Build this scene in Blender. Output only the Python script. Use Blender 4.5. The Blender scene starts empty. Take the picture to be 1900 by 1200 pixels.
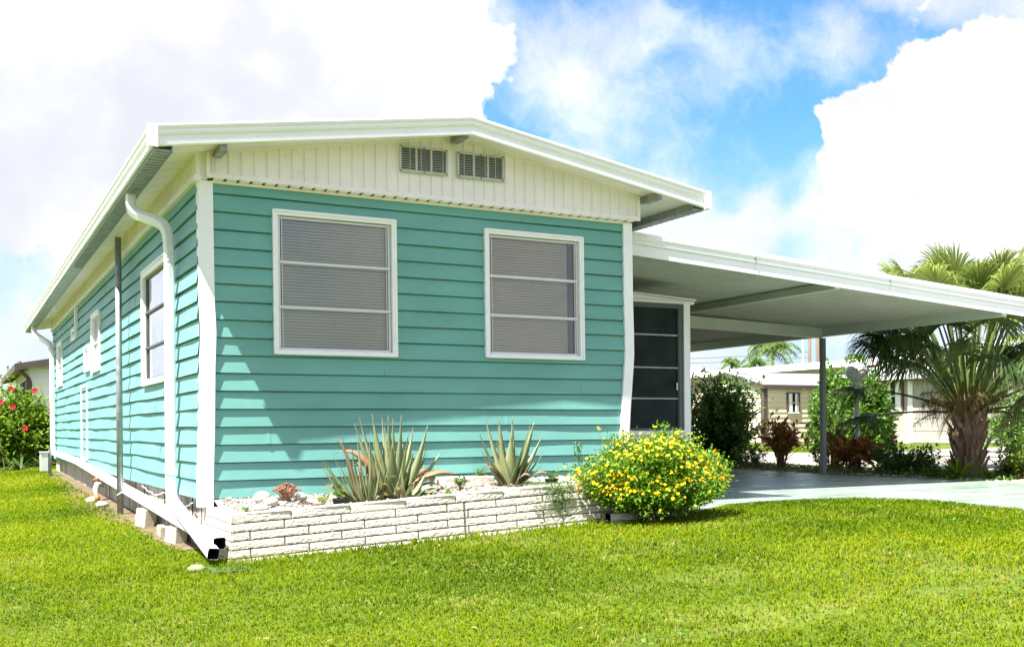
import bpy, math, random
import numpy as np
from mathutils import Vector
R = random.Random(7); NR = np.random.default_rng(7)
S = bpy.context.scene; C = S.collection
rad = math.radians

# ------------------------------------------------------------------ materials
def newmat(n):
    m = bpy.data.materials.new(n); m.use_nodes = True
    return m, m.node_tree, m.node_tree.nodes['Principled BSDF']
def noise(nt, scale, detail=4, rough=.55, vec=None):
    n = nt.nodes.new('ShaderNodeTexNoise'); n.inputs['Scale'].default_value = scale
    n.inputs['Detail'].default_value = detail; n.inputs['Roughness'].default_value = rough
    if vec is not None: nt.links.new(vec, n.inputs['Vector'])
    return n
def coords(nt, scale=(1, 1, 1)):
    t = nt.nodes.new('ShaderNodeNewGeometry'); m = nt.nodes.new('ShaderNodeMapping')
    m.inputs['Scale'].default_value = scale; nt.links.new(t.outputs['Position'], m.inputs['Vector'])
    return m.outputs['Vector']
def ramp(nt, fac, stops):
    r = nt.nodes.new('ShaderNodeValToRGB'); e = r.color_ramp.elements
    while len(e) < len(stops): e.new(.5)
    for i, (p, c) in enumerate(stops):
        e[i].position = p; e[i].color = (*c, 1)
    nt.links.new(fac, r.inputs['Fac']); return r.outputs['Color']
def paint(name, col, rough=.5, var=.1, scale=3., stretch=(1, 1, 1), bump=0., bscale=40., metal=0., spec=.4, dirt=None, dirtamt=.5):
    m, nt, b = newmat(name)
    v = coords(nt, stretch)
    n = noise(nt, scale, 6, .6, v)
    lo = tuple(c * (1 - var) for c in col); hi = tuple(min(1, c * (1 + var)) for c in col)
    c = ramp(nt, n.outputs['Fac'], [(.3, lo), (.7, hi)])
    if dirt:
        n2 = noise(nt, scale * 4.3, 8, .7, v)
        mx = nt.nodes.new('ShaderNodeMix'); mx.data_type = 'RGBA'
        r = ramp(nt, n2.outputs['Fac'], [(.56, (0, 0, 0)), (.75, (dirtamt,) * 3)])
        nt.links.new(r, mx.inputs['Factor']); nt.links.new(c, mx.inputs['A']); mx.inputs['B'].default_value = (*dirt, 1)
        c = mx.outputs['Result']
    nt.links.new(c, b.inputs['Base Color'])
    b.inputs['Roughness'].default_value = rough; b.inputs['Metallic'].default_value = metal
    b.inputs['Specular IOR Level'].default_value = spec
    if bump:
        n3 = noise(nt, bscale, 6, .65, v); bp = nt.nodes.new('ShaderNodeBump')
        bp.inputs['Strength'].default_value = bump; bp.inputs['Distance'].default_value = .02
        nt.links.new(n3.outputs['Fac'], bp.inputs['Height']); nt.links.new(bp.outputs['Normal'], b.inputs['Normal'])
    return m
def leafmat(name, cols, trans=.35, rough=.45, tip=None, tipat=.8, spec=.4, base=None):
    m, nt, b = newmat(name)
    a = nt.nodes.new('ShaderNodeAttribute'); a.attribute_name = 'rnd'
    k = len(cols)
    c = ramp(nt, a.outputs['Fac'], [(i / max(1, k - 1), cc) for i, cc in enumerate(cols)])
    if tip or base:
        t = nt.nodes.new('ShaderNodeAttribute'); t.attribute_name = 'tt'
        if tip:
            mx = nt.nodes.new('ShaderNodeMix'); mx.data_type = 'RGBA'
            r = ramp(nt, t.outputs['Fac'], [(tipat, (0, 0, 0)), (min(1, tipat + .15), (1, 1, 1))])
            nt.links.new(r, mx.inputs['Factor']); nt.links.new(c, mx.inputs['A']); mx.inputs['B'].default_value = (*tip, 1); c = mx.outputs['Result']
        if base:
            mx = nt.nodes.new('ShaderNodeMix'); mx.data_type = 'RGBA'
            r = ramp(nt, t.outputs['Fac'], [(0, (1, 1, 1)), (.25, (0, 0, 0))])
            nt.links.new(r, mx.inputs['Factor']); nt.links.new(c, mx.inputs['A']); mx.inputs['B'].default_value = (*base, 1); c = mx.outputs['Result']
    nt.links.new(c, b.inputs['Base Color']); b.inputs['Roughness'].default_value = rough
    b.inputs['Specular IOR Level'].default_value = spec
    if trans:
        tr = nt.nodes.new('ShaderNodeBsdfTranslucent'); nt.links.new(c, tr.inputs['Color'])
        ms = nt.nodes.new('ShaderNodeMixShader'); ms.inputs[0].default_value = trans
        out = nt.nodes['Material Output']
        nt.links.new(b.outputs[0], ms.inputs[1]); nt.links.new(tr.outputs[0], ms.inputs[2]); nt.links.new(ms.outputs[0], out.inputs['Surface'])
    return m
def glassmat(name, tint=(1, 1, 1), refl=.12):
    m, nt, b = newmat(name); nt.nodes.remove(b)
    t = nt.nodes.new('ShaderNodeBsdfTransparent'); t.inputs['Color'].default_value = (*tint, 1)
    g = nt.nodes.new('ShaderNodeBsdfGlossy'); g.inputs['Roughness'].default_value = .015
    f = nt.nodes.new('ShaderNodeFresnel'); f.inputs['IOR'].default_value = 1.6
    mr = nt.nodes.new('ShaderNodeMath'); mr.operation = 'MULTIPLY_ADD'; mr.inputs[1].default_value = 1.0; mr.inputs[2].default_value = refl
    nt.links.new(f.outputs[0], mr.inputs[0]); mr.use_clamp = True
    n = noise(nt, 3.5, 2, .5, coords(nt)); bp = nt.nodes.new('ShaderNodeBump'); bp.inputs['Strength'].default_value = .25; bp.inputs['Distance'].default_value = .01
    nt.links.new(n.outputs['Fac'], bp.inputs['Height']); nt.links.new(bp.outputs[0], g.inputs['Normal'])
    ms = nt.nodes.new('ShaderNodeMixShader')
    nt.links.new(mr.outputs[0], ms.inputs[0]); nt.links.new(t.outputs[0], ms.inputs[1]); nt.links.new(g.outputs[0], ms.inputs[2])
    nt.links.new(ms.outputs[0], nt.nodes['Material Output'].inputs['Surface'])
    return m

M = dict(
 teal=paint('teal_siding_paint', (.140, .355, .322), .45, .10, 1.3, (1, 1, 3), .12, 60, dirt=(.21, .36, .31), dirtamt=.5),
 white=paint('white_paint', (.89, .86, .90), .35, .03, 4, dirt=(.6, .57, .5), dirtamt=.25),  # faint lavender mixed into the white offsets green light off the lawn
 cream=paint('cream_panel_paint', (.90, .81, .83), .5, .05, 3, dirt=(.5, .44, .34), dirtamt=.3),  # pink put into the cream counters the green bounce from the grass
 soffit=paint('soffit_panel', (.88, .81, .90), .5, .05, 2, dirt=(.4, .4, .34), dirtamt=.3),  # lavender put into the panel colour cancels green light bounced from below
 galv=paint('galvanised_steel', (.30, .31, .31), .45, .3, 14, (1, 1, 1), .1, 50, metal=.35),
 alu=paint('aluminium_frame', (.66, .66, .67), .35, .05, 9, metal=.25),
 vent=paint('vent_paint', (.50, .50, .45), .5, .1, 9),
 rust=paint('rusty_screw', (.10, .04, .02), .8, .3, 40),
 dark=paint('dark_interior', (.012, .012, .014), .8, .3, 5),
 blind=paint('blind_slats', (.74, .68, .56), .5, .05, 2),
 wood=paint('red_brown_wood', (.10, .03, .018), .5, .25, 20, (1, 1, .1)),
 screen=paint('dark_screen', (.018, .024, .025), .35, .4, 3, spec=.08),
 screenf=paint('grey_screen_frame', (.09, .10, .10), .45, .1, 5),
 brick=paint('white_split_face_brick', (.68, .61, .53), .85, .12, 5, (1, 1, 1), .6, 55, dirt=(.40, .33, .25), dirtamt=.55),
 mortar=paint('mortar', (.15, .125, .10), .9, .2, 20),
 gravelm=leafmat('white_gravel', [(.12, .10, .075), (.33, .30, .26), (.44, .41, .37), (.24, .21, .18)], 0, .8),
 soil=paint('soil', (.10, .07, .045), .95, .4, 12, bump=.6, bscale=30),
 carport_w=paint('carport_white', (.88, .85, .88), .4, .04, 3, dirt=(.7, .7, .65), dirtamt=.2),
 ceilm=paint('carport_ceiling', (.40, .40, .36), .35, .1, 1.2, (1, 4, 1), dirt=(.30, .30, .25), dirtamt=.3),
 beamm=paint('carport_beam', (.55, .57, .52), .45, .06, 2),
 postm=paint('grey_post', (.28, .30, .29), .45, .1, 4),
 gdoor=paint('garage_panel', (.36, .34, .31), .6, .08, 3),
 shedroof=paint('shed_roof_metal', (.36, .38, .42), .4, .08, 2, metal=.3),
 moss=paint('mossy_stone', (.22, .24, .12), .9, .3, 20),
 skirtm=paint('skirting_lath', (.46, .42, .36), .85, .25, 14, (1, 1, .2), dirt=(.2, .16, .11), dirtamt=.6),
 conc=paint('concrete_block', (.40, .36, .29), .9, .15, 10, bump=.5, bscale=60, dirt=(.3, .26, .2)),
 hole=paint('pipe_inside', (.01, .01, .01), .9, .2, 5),
 green=paint('green_plastic', (.05, .10, .045), .5, .2, 10, dirt=(.3, .3, .15)),
 blackp=paint('black_plastic', (.015, .017, .016), .4, .2, 10),
 beige=paint('beige_siding', (.72, .60, .46), .6, .06, 2),
 tan=paint('tan_wall', (.44, .37, .31), .7, .1, 1.),
 brown=paint('brown_trim', (.095, .068, .058), .6, .15, 5),
 greyroof=paint('pale_metal_roof', (.60, .61, .63), .4, .1, 2, metal=.2),
 lampglobe=paint('white_lamp_globe', (.85, .84, .82), .25, .03, 4),
 bark=paint('palm_boots', (.24, .155, .10), .9, .4, 18, (1, 1, .5), .8, 40, dirt=(.09, .06, .04)),
 twig=paint('woody_stem', (.16, .11, .07), .9, .3, 20),
 greytrunk=paint('grey_palm_trunk', (.30, .26, .21), .9, .2, 8),
 meterm=paint('meter_box', (.62, .62, .60), .5, .05, 6),
 orange=paint('orange_plastic', (.65, .16, .05), .5, .1, 9),
 wire=paint('cable', (.08, .08, .08), .7, .1, 5),
 petal_r=leafmat('red_petals', [(.62, .008, .02), (.75, .02, .04)], .3, .5),
 petal_y=leafmat('yellow_petals', [(.9, .52, .004), (.92, .66, .006), (.94, .78, .03)], .35, .5),
 lantana=leafmat('lantana_leaves', [(.06, .15, .010), (.14, .29, .016), (.26, .42, .03)], .42, .45),
 dkleaf=leafmat('dark_glossy_leaves', [(.025, .07, .012), (.06, .15, .018), (.15, .28, .03)], .3, .3, spec=.5),
 mdleaf=leafmat('mid_green_leaves', [(.05, .12, .015), (.10, .22, .025), (.17, .32, .04)], .4, .4),
 ylleaf=leafmat('yellow_green_leaves', [(.09, .17, .012), (.20, .33, .02), (.34, .46, .05)], .45, .4),
 croton=leafmat('croton_leaves', [(.16, .03, .02), (.32, .09, .03), (.38, .20, .03), (.14, .18, .03)], .3, .35),
 fan=leafmat('fan_palm_leaflets', [(.035, .075, .018), (.075, .135, .03), (.16, .22, .06)], .4, .35, tip=(.30, .27, .10), tipat=.88),
 fanlit=leafmat('fan_palm_sunlit_leaflets', [(.13, .19, .03), (.24, .31, .06), (.38, .42, .12)], .45, .35, tip=(.40, .36, .15), tipat=.85),  # paler copy of the fan leaflets, sunlight painted into its colour
 petiole=leafmat('palm_petiole', [(.06, .10, .02), (.11, .15, .035)], 0, .4, base=(.18, .10, .05)),
 fruit=leafmat('palm_fruit_stalk', [(.13, .085, .03), (.24, .17, .06), (.18, .17, .05)], .1, .8),
 aloe=leafmat('aloe_flesh', [(.12, .155, .065), (.20, .24, .105), (.30, .33, .16)], .06, .42, tip=(.20, .10, .05), tipat=.84, base=(.30, .33, .20), spec=.5),
 aloe_dead=leafmat('dry_aloe_flesh', [(.26, .15, .08), (.36, .20, .11), (.22, .16, .08)], .1, .55, tip=(.12, .05, .03), tipat=.8),
 pink=leafmat('pink_succulent', [(.30, .13, .08), (.46, .23, .15), (.38, .26, .17)], .15, .5),
 grass=leafmat('grass_blades', [(.055, .105, .002), (.115, .19, .003), (.20, .275, .004), (.29, .34, .010), (.33, .29, .07)], .5, .6, spec=.08),
 queen=leafmat('feather_palm_leaflets', [(.10, .19, .03), (.18, .28, .05)], .4, .4),
 glass=glassmat('window_glass', (.92, .90, .86), .075),
 glassL=glassmat('side_window_glass', (.5, .5, .5), .12),
)

# ------------------------------------------------------------------ mesh builder
class MB:
    def __init__(s): s.V = []; s.F = []; s.n = 0; s.mats = []; s.att = []
    def mi(s, m):
        if m not in s.mats: s.mats.append(m)
        return s.mats.index(m)
    def add(s, V, F, m, rnd=.5, tt=0., smooth=False):
        V = np.asarray(V, float).reshape(-1, 3); k = len(V)
        a = np.zeros((k, 2)); a[:, 0] = rnd; a[:, 1] = tt
        s.V.append(V); s.att.append(a)
        i = s.mi(m)
        if isinstance(F, np.ndarray): s.F.append((F + s.n, i, smooth))
        else:
            by = {}
            for f in F: by.setdefault(len(f), []).append(f)
            for fs in by.values(): s.F.append((np.array(fs, int) + s.n, i, smooth))
        s.n += k; return s
    def box(s, a, b, m, T=None, rnd=.5):
        (x0, y0, z0), (x1, y1, z1) = a, b
        V = [(x0, y0, z0), (x1, y0, z0), (x1, y1, z0), (x0, y1, z0), (x0, y0, z1), (x1, y0, z1), (x1, y1, z1), (x0, y1, z1)]
        if T: V = [T(*v) for v in V]
        return s.add(V, [(3, 2, 1, 0), (4, 5, 6, 7), (0, 1, 5, 4), (1, 2, 6, 5), (2, 3, 7, 6), (3, 0, 4, 7)], m, rnd)
    def prism(s, poly, z0, z1, m):
        n = len(poly); zf = (lambda z, p: z(p[0], p[1]) if callable(z) else z)
        V = [(p[0], p[1], zf(z0, p)) for p in poly] + [(p[0], p[1], zf(z1, p)) for p in poly]
        F = [tuple(range(n - 1, -1, -1)), tuple(range(n, 2 * n))] + [(i, (i + 1) % n, (i + 1) % n + n, i + n) for i in range(n)]
        return s.add(V, F, m)
    def ext(s, poly3, d, m):
        "planar 3D polygon extruded by vector d"
        n = len(poly3); V = [tuple(p) for p in poly3] + [tuple(np.array(p) + np.array(d)) for p in poly3]
        F = [tuple(range(n - 1, -1, -1)), tuple(range(n, 2 * n))] + [(i, (i + 1) % n, (i + 1) % n + n, i + n) for i in range(n)]
        return s.add(V, F, m)
    def tube(s, pts, rr, m, k=8, sec=None, cap=True, rnd=.5, tt=None, flat=None):
        P = np.array(pts, float); n = len(P); T = np.gradient(P, axis=0); T /= np.linalg.norm(T, axis=1)[:, None] + 1e-9
        up = np.array([0, 0, 1.]) if abs(T[0][2]) < .9 else np.array([1., 0, 0])
        rr = np.broadcast_to(np.asarray(rr, float), (n,))
        sec = np.array(sec if sec is not None else [(math.cos(2 * math.pi * i / k), math.sin(2 * math.pi * i / k)) for i in range(k)]); k = len(sec)
        V = []; N = up - T[0] * (up @ T[0]); N /= np.linalg.norm(N)
        for i in range(n):
            N = N - T[i] * (N @ T[i]); N /= np.linalg.norm(N) + 1e-9; B = np.cross(T[i], N)
            V.append(P[i] + rr[i] * (sec[:, :1] * N + sec[:, 1:] * B))
        F = [(i * k + j, i * k + (j + 1) % k, (i + 1) * k + (j + 1) % k, (i + 1) * k + j) for i in range(n - 1) for j in range(k)]
        if cap: F += [tuple(range(k - 1, -1, -1)), tuple(range((n - 1) * k, n * k))]
        t = np.repeat(np.linspace(0, 1, n), k) if tt is None else tt
        return s.add(np.concatenate(V), F, m, rnd, t, smooth=8 <= k < 15)
    def sphere(s, c, r, m, nu=16, nv=10, sc=(1, 1, 1), jit=0, rnd=.5):
        V = []
        for i in range(nv + 1):
            for j in range(nu):
                th = math.pi * i / nv; ph = 2 * math.pi * j / nu; q = r * (1 + jit * R.uniform(-1, 1))
                V.append((c[0] + sc[0] * q * math.sin(th) * math.cos(ph), c[1] + sc[1] * q * math.sin(th) * math.sin(ph), c[2] + sc[2] * q * math.cos(th)))
        F = [(i * nu + j, (i + 1) * nu + j, (i + 1) * nu + (j + 1) % nu, i * nu + (j + 1) % nu) for i in range(nv) for j in range(nu)]
        return s.add(V, F, m, rnd, 0, smooth=True)
    def build(s, name, parent=None, loc=None):
        me = bpy.data.meshes.new(name)
        V = np.concatenate(s.V); me.vertices.add(len(V))
        if loc is not None: V = V - np.array(loc)
        me.vertices.foreach_set('co', V.ravel())
        L = np.concatenate([f.ravel() for f, _, _ in s.F]); tot = np.concatenate([np.full(len(f), f.shape[1]) for f, _, _ in s.F])
        me.loops.add(len(L)); me.loops.foreach_set('vertex_index', L.astype(np.int32))
        me.polygons.add(len(tot)); st = np.concatenate([[0], np.cumsum(tot)[:-1]])
        me.polygons.foreach_set('loop_start', st.astype(np.int32))
        me.polygons.foreach_set('material_index', np.concatenate([np.full(len(f), i) for f, i, _ in s.F]).astype(np.int32))
        me.polygons.foreach_set('use_smooth', np.concatenate([np.full(len(f), sm) for f, _, sm in s.F]))
        me.update(calc_edges=True)
        A = np.concatenate(s.att)
        for k, nm in enumerate(('rnd', 'tt')):
            a = me.attributes.new(nm, 'FLOAT', 'POINT'); a.data.foreach_set('value', A[:, k].astype(np.float32))
        for m in s.mats: me.materials.append(m)
        me.validate()
        o = bpy.data.objects.new(name, me); C.objects.link(o)
        if parent: o.parent = parent
        if loc is not None: o.location = loc
        return o
def tag(o, label, cat, group=None, kind=None):
    if label: o['label'] = label
    if cat: o['category'] = cat
    if group: o['group'] = group
    if kind: o['kind'] = kind
    return o
def empty(name, label, cat, group=None):
    o = bpy.data.objects.new(name, None); C.objects.link(o); o.empty_display_size = .2
    return tag(o, label, cat, group)
def structure(o): o['kind'] = 'structure'; return o

def ground_z(x, y):
    x = np.asarray(x, float); y = np.asarray(y, float)
    z = .05 + .046 * np.clip(x, -1.6, 3.55)
    z = z + np.clip(1 - (x + .3) / 3, 0, 1) * .0135 * np.clip(y - 1, 0, 14)
    z = z + .008 * np.clip(x - 11, 0, 16) * np.clip((y + 5) / 10, 0, 1)
    return z
def gz(x, y): return float(ground_z(x, y))

# ------------------------------------------------------------------ ground
def axis(lo, hi, fine, far, k=22):
    a = np.arange(lo, hi + 1e-6, fine); g = np.geomspace(fine * 2, far, k)
    return np.concatenate([(lo - g)[::-1], a, hi + g])
def build_ground():
    m, nt, b = newmat('lawn_soil'); v = coords(nt)
    n1 = noise(nt, 1.1, 5, .6, v); n2 = noise(nt, 28, 5, .7, v)
    c1 = ramp(nt, n1.outputs['Fac'], [(.35, (.06, .10, .012)), (.6, (.11, .15, .02)), (.75, (.17, .16, .045))])
    c2 = ramp(nt, n2.outputs['Fac'], [(.3, (.45, .45, .45)), (.7, (1.3, 1.3, 1.2))])
    mx = nt.nodes.new('ShaderNodeMix'); mx.data_type = 'RGBA'; mx.blend_type = 'MULTIPLY'; mx.inputs['Factor'].default_value = 1
    nt.links.new(c1, mx.inputs['A']); nt.links.new(c2, mx.inputs['B']); nt.links.new(mx.outputs['Result'], b.inputs['Base Color'])
    b.inputs['Roughness'].default_value = .95; b.inputs['Specular IOR Level'].default_value = .1
    X = axis(-8, 14, .5, 600); Y = axis(-9, 18, .5, 600)
    gx, gy = np.meshgrid(X, Y, indexing='ij'); gzz = ground_z(gx, gy)
    V = np.stack([gx, gy, gzz], -1).reshape(-1, 3); ny = len(Y)
    i, j = np.meshgrid(np.arange(len(X) - 1), np.arange(ny - 1), indexing='ij'); a = (i * ny + j).ravel()
    mb = MB(); mb.add(V, np.stack([a, a + ny, a + ny + 1, a + 1], -1), m, smooth=True)
    structure(mb.build('ground'))
build_ground()
def sheet(name, poly, mat, off=.004, res=None):
    mb = MB(); mb.add([(x, y, gz(x, y) + off) for x, y in poly], [tuple(range(len(poly)))], mat)
    return structure(mb.build(name))

SLABZ = .235
DRIVE = [(3.80, -.05), (3.80, -1.0), (4.10, -.80), (4.68, -.42), (5.30, -.29), (5.84, -.28), (6.25, -.40), (6.60, -.66), (6.74, -1.1), (6.62, -1.7), (6.45, -2.2), (6.25, -3.0), (6.1, -5), (6.05, -14), (10.6, -14), (10.5, -2), (10.28, .45), (9.98, 1.6), (9.92, 3.4), (10.05, 5.2), (10.15, 9.5), (3.80, 9.5)]
def driveway_mat():
    m, nt, b = newmat('painted_green_concrete'); v = coords(nt)
    n1 = noise(nt, .8, 6, .6, v); n2 = noise(nt, 14, 6, .7, v)
    c = ramp(nt, n1.outputs['Fac'], [(.3, (.20, .27, .22)), (.5, (.245, .31, .255)), (.7, (.30, .355, .30))])
    r2 = ramp(nt, n2.outputs['Fac'], [(.35, (.8, .8, .8)), (.6, (1.05, 1.05, 1.05))])
    mx = nt.nodes.new('ShaderNodeMix'); mx.data_type = 'RGBA'; mx.blend_type = 'MULTIPLY'; mx.inputs['Factor'].default_value = 1
    nt.links.new(c, mx.inputs['A']); nt.links.new(r2, mx.inputs['B']); nt.links.new(mx.outputs['Result'], b.inputs['Base Color'])
    n3 = noise(nt, 1.6, 5, .6, coords(nt, (.5, 3.2, 1))); r = ramp(nt, n3.outputs['Fac'], [(.35, (.16,) * 3), (.65, (.5,) * 3)])
    nt.links.new(r, b.inputs['Roughness']); b.inputs['Specular IOR Level'].default_value = .4
    bp = nt.nodes.new('ShaderNodeBump'); bp.inputs['Strength'].default_value = .12; bp.inputs['Distance'].default_value = .01
    nt.links.new(n2.outputs['Fac'], bp.inputs['Height']); nt.links.new(bp.outputs[0], b.inputs['Normal'])
    return m
mb = MB(); mb.prism(DRIVE, .0, SLABZ, driveway_mat()); structure(mb.build('driveway'))
palec = paint('pale_concrete_road', (.28, .255, .22), .85, .08, 1, bump=.2, bscale=20)
sheet('road', [(12.2, -60), (16.9, -60), (17.1, 6), (17.4, 90), (12.4, 90), (12.1, 6)], palec, .03)
sheet('neighbour_driveway', [(17.0, 4.0), (40, 7.0), (40, 13.0), (17.2, 10.5)], palec, .05)
bed = paint('garden_bed_soil', (.16, .12, .08), .95, .35, 6, bump=.5, bscale=25, dirt=(.13, .18, .05), dirtamt=.7)
sheet('garden_bed', [(10.0, -1.5), (12.15, -1.5), (12.05, 6), (12.3, 12), (10.1, 12), (10.0, 3.4)], bed, .012)
sheet('dirt_strip', [(-.2, .1), (-.45, .1), (-.50, 1.5), (-.50, 2.6), (-.62, 3.4), (-.80, 4.6), (-.80, 6.5), (-.62, 9), (-.52, 13), (-.2, 13)], paint('bare_dirt', (.13, .095, .055), .95, .35, 7, bump=.5, bscale=25, dirt=(.14, .19, .04), dirtamt=.6), .006)

def inpoly(x, y, P):
    c = np.zeros(len(x), bool); n = len(P)
    for i in range(n):
        x0, y0 = P[i]; x1, y1 = P[(i + 1) % n]
        if y0 == y1: continue
        q = ((y0 > y) != (y1 > y)) & (x < (x1 - x0) * (y - y0) / (y1 - y0) + x0); c ^= q
    return c
def vnoise(x, y, s, seed=0):
    xs = x * s + 100 + seed * 17.3; ys = y * s + 100 + seed * 7.1; i = np.floor(xs).astype(int); j = np.floor(ys).astype(int)
    fx = xs - i; fy = ys - j; fx = fx * fx * (3 - 2 * fx); fy = fy * fy * (3 - 2 * fy)
    h = lambda a, b: ((np.sin(a * 127.1 + b * 311.7 + seed) * 43758.5453) % 1)
    return (h(i, j) * (1 - fx) + h(i + 1, j) * fx) * (1 - fy) + (h(i, j + 1) * (1 - fx) + h(i + 1, j + 1) * fx) * fy

CAM = np.array([-2.0152, -8.549, 1.0])
def build_grass():
    N = 950000
    r = 2.4 + (NR.random(N) ** 1.25) * 31; th = rad(90 - 27.8) + (NR.random(N) - .5) * rad(92)
    x = CAM[0] + r * np.cos(th); y = CAM[1] + r * np.sin(th)
    keep = np.ones(N, bool)
    keep &= ~((x > -.42) & (x < 4.6) & (y > -.05) & (y < 14.9))
    keep &= ~((x > -.30) & (x < 3.86) & (y > -.96) & (y < .1))
    keep &= ~inpoly(x, y, DRIVE)
    keep &= ~((x > 11.95) & (x < 17.3)) & ~((x > 17) & (x < 40) & (y > 4) & (y < 13))
    dirt = (x > -.95) & (x < -.3) & (y > -.1) & (y < 14)
    keep &= ~(dirt & (NR.random(N) > .22 + .9 * np.clip((-.40 - x) / .32, 0, 1)))
    bedm = (x > 9.9) & (x < 12.2) & (y > -1.5)
    keep &= ~(bedm & (NR.random(N) > .5) & (x < 12.2))
    keep &= ~((x > 4.4) & (x < 9.9) & (y > 1))
    dry0 = vnoise(x, y, 1.7, 3) * .6 + vnoise(x, y, 6, 4) * .4
    keep &= ~((dry0 > .70) & (NR.random(N) > .45))
    x, y, r, dry0 = x[keep], y[keep], r[keep], dry0[keep]; n = len(x)
    z = ground_z(x, y) - .004
    fs = np.clip(r / 6.5, .85, 3.4)
    clump = vnoise(x, y, 9, 1) * .5 + vnoise(x, y, 2.3, 2) * .5
    h = (.015 + .018 * NR.random(n) + .014 * clump) * np.clip(fs, .8, 1.25)
    edge = ((y > -1.08) & (y < -.93) & (x > -.4) & (x < 3.9)) & (NR.random(n) < .5); h = np.where(edge, h * 1.7, h)
    w = (.0019 + .0026 * NR.random(n)) * fs
    a = NR.random(n) * 2 * np.pi; lean = .25 + .9 * NR.random(n)
    dx, dy = np.cos(a), np.sin(a); b2 = a + np.pi / 2 + NR.normal(0, .5, n); wx, wy = np.cos(b2) * w, np.sin(b2) * w
    P0 = np.stack([x - wx, y - wy, z], -1); P1 = np.stack([x + wx, y + wy, z], -1)
    mx, my, mz = x + dx * h * lean * .4, y + dy * h * lean * .4, z + h * .62
    P2 = np.stack([mx + wx * .85, my + wy * .85, mz], -1); P3 = np.stack([mx - wx * .85, my - wy * .85, mz], -1)
    P4 = np.stack([x + dx * h * lean * 1.15, y + dy * h * lean * 1.15, z + h * (1.05 - .35 * lean)], -1)
    V = np.stack([P0, P1, P2, P3, P4], 1).reshape(-1, 3); i = np.arange(n) * 5
    big = vnoise(x, y, .55, 5) * .5 + vnoise(x, y, 1.4, 6) * .3 + vnoise(x, y, 5, 8) * .2
    rnd = np.clip(-.06 + .92 * big + NR.normal(0, .11, n), 0, .80)
    rnd = np.clip(rnd + .16 * np.clip((-.4 - x) / 1.2, 0, 1) * (vnoise(x, y, .9, 21) > .4), 0, .8)
    d = (NR.random(n) < .02 + .30 * np.clip((dry0 - .56) * 4, 0, 1)); rnd[d] = 1.0
    mb = MB(); mb.add(V, np.stack([i, i + 1, i + 2, i + 3], -1), M['grass'], np.repeat(rnd, 5), 0)
    mb.F.append((np.stack([i + 3, i + 2, i + 4], -1), 0, False))
    # broad-leaved weeds lying flat in the turf
    o = mb.build('grass'); tag(o, 'sunlit yellow green lawn grass covering the front and side yard', 'grass', kind='stuff')
build_grass()
def scatter_leaves():
    n = 420; r = 3 + NR.random(n) * 9; th = rad(90 - 27.8) + (NR.random(n) - .5) * rad(75); x = CAM[0] + r * np.cos(th); y = CAM[1] + r * np.sin(th)
    k = ((y < -1.0) | (x < -.6)) & ~inpoly(x, y, DRIVE) & (vnoise(x, y, .8, 12) > .45); x, y = x[k], y[k]; n = len(x)
    D = rdir(n); D[:, 2] *= .3; D /= np.linalg.norm(D, axis=1)[:, None]; mb = MB()
    leaf_cloud(mb, np.stack([x, y, ground_z(x, y) + .028], -1), D, np.array([0, 0, 1.]) + rdir(n) * .4, .04, .018, M['fruit'], NR.random(n))
    n = 900; r = 2.6 + NR.random(n) * 10; th = rad(90 - 27.8) + (NR.random(n) - .5) * rad(80); x = CAM[0] + r * np.cos(th); y = CAM[1] + r * np.sin(th)
    k = ((y < -1.0) | (x < -.6)) & ~inpoly(x, y, DRIVE) & (vnoise(x, y, 1.1, 14) > .62); x, y = x[k], y[k]; n = len(x)
    x = np.repeat(x, 5) + NR.normal(0, .02, n * 5); y = np.repeat(y, 5) + NR.normal(0, .02, n * 5); n = len(x); D = rdir(n); D[:, 2] = np.abs(D[:, 2]) * .4; D /= np.linalg.norm(D, axis=1)[:, None]
    leaf_cloud(mb, np.stack([x, y, ground_z(x, y) + .024], -1), D, np.array([0, 0, 1.]) + rdir(n) * .3, .03, .02, M['mdleaf'], NR.random(n))
    tag(mb.build('weeds'), 'small dry leaves and flat clover weeds scattered through the lawn', 'weeds', kind='stuff')

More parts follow.
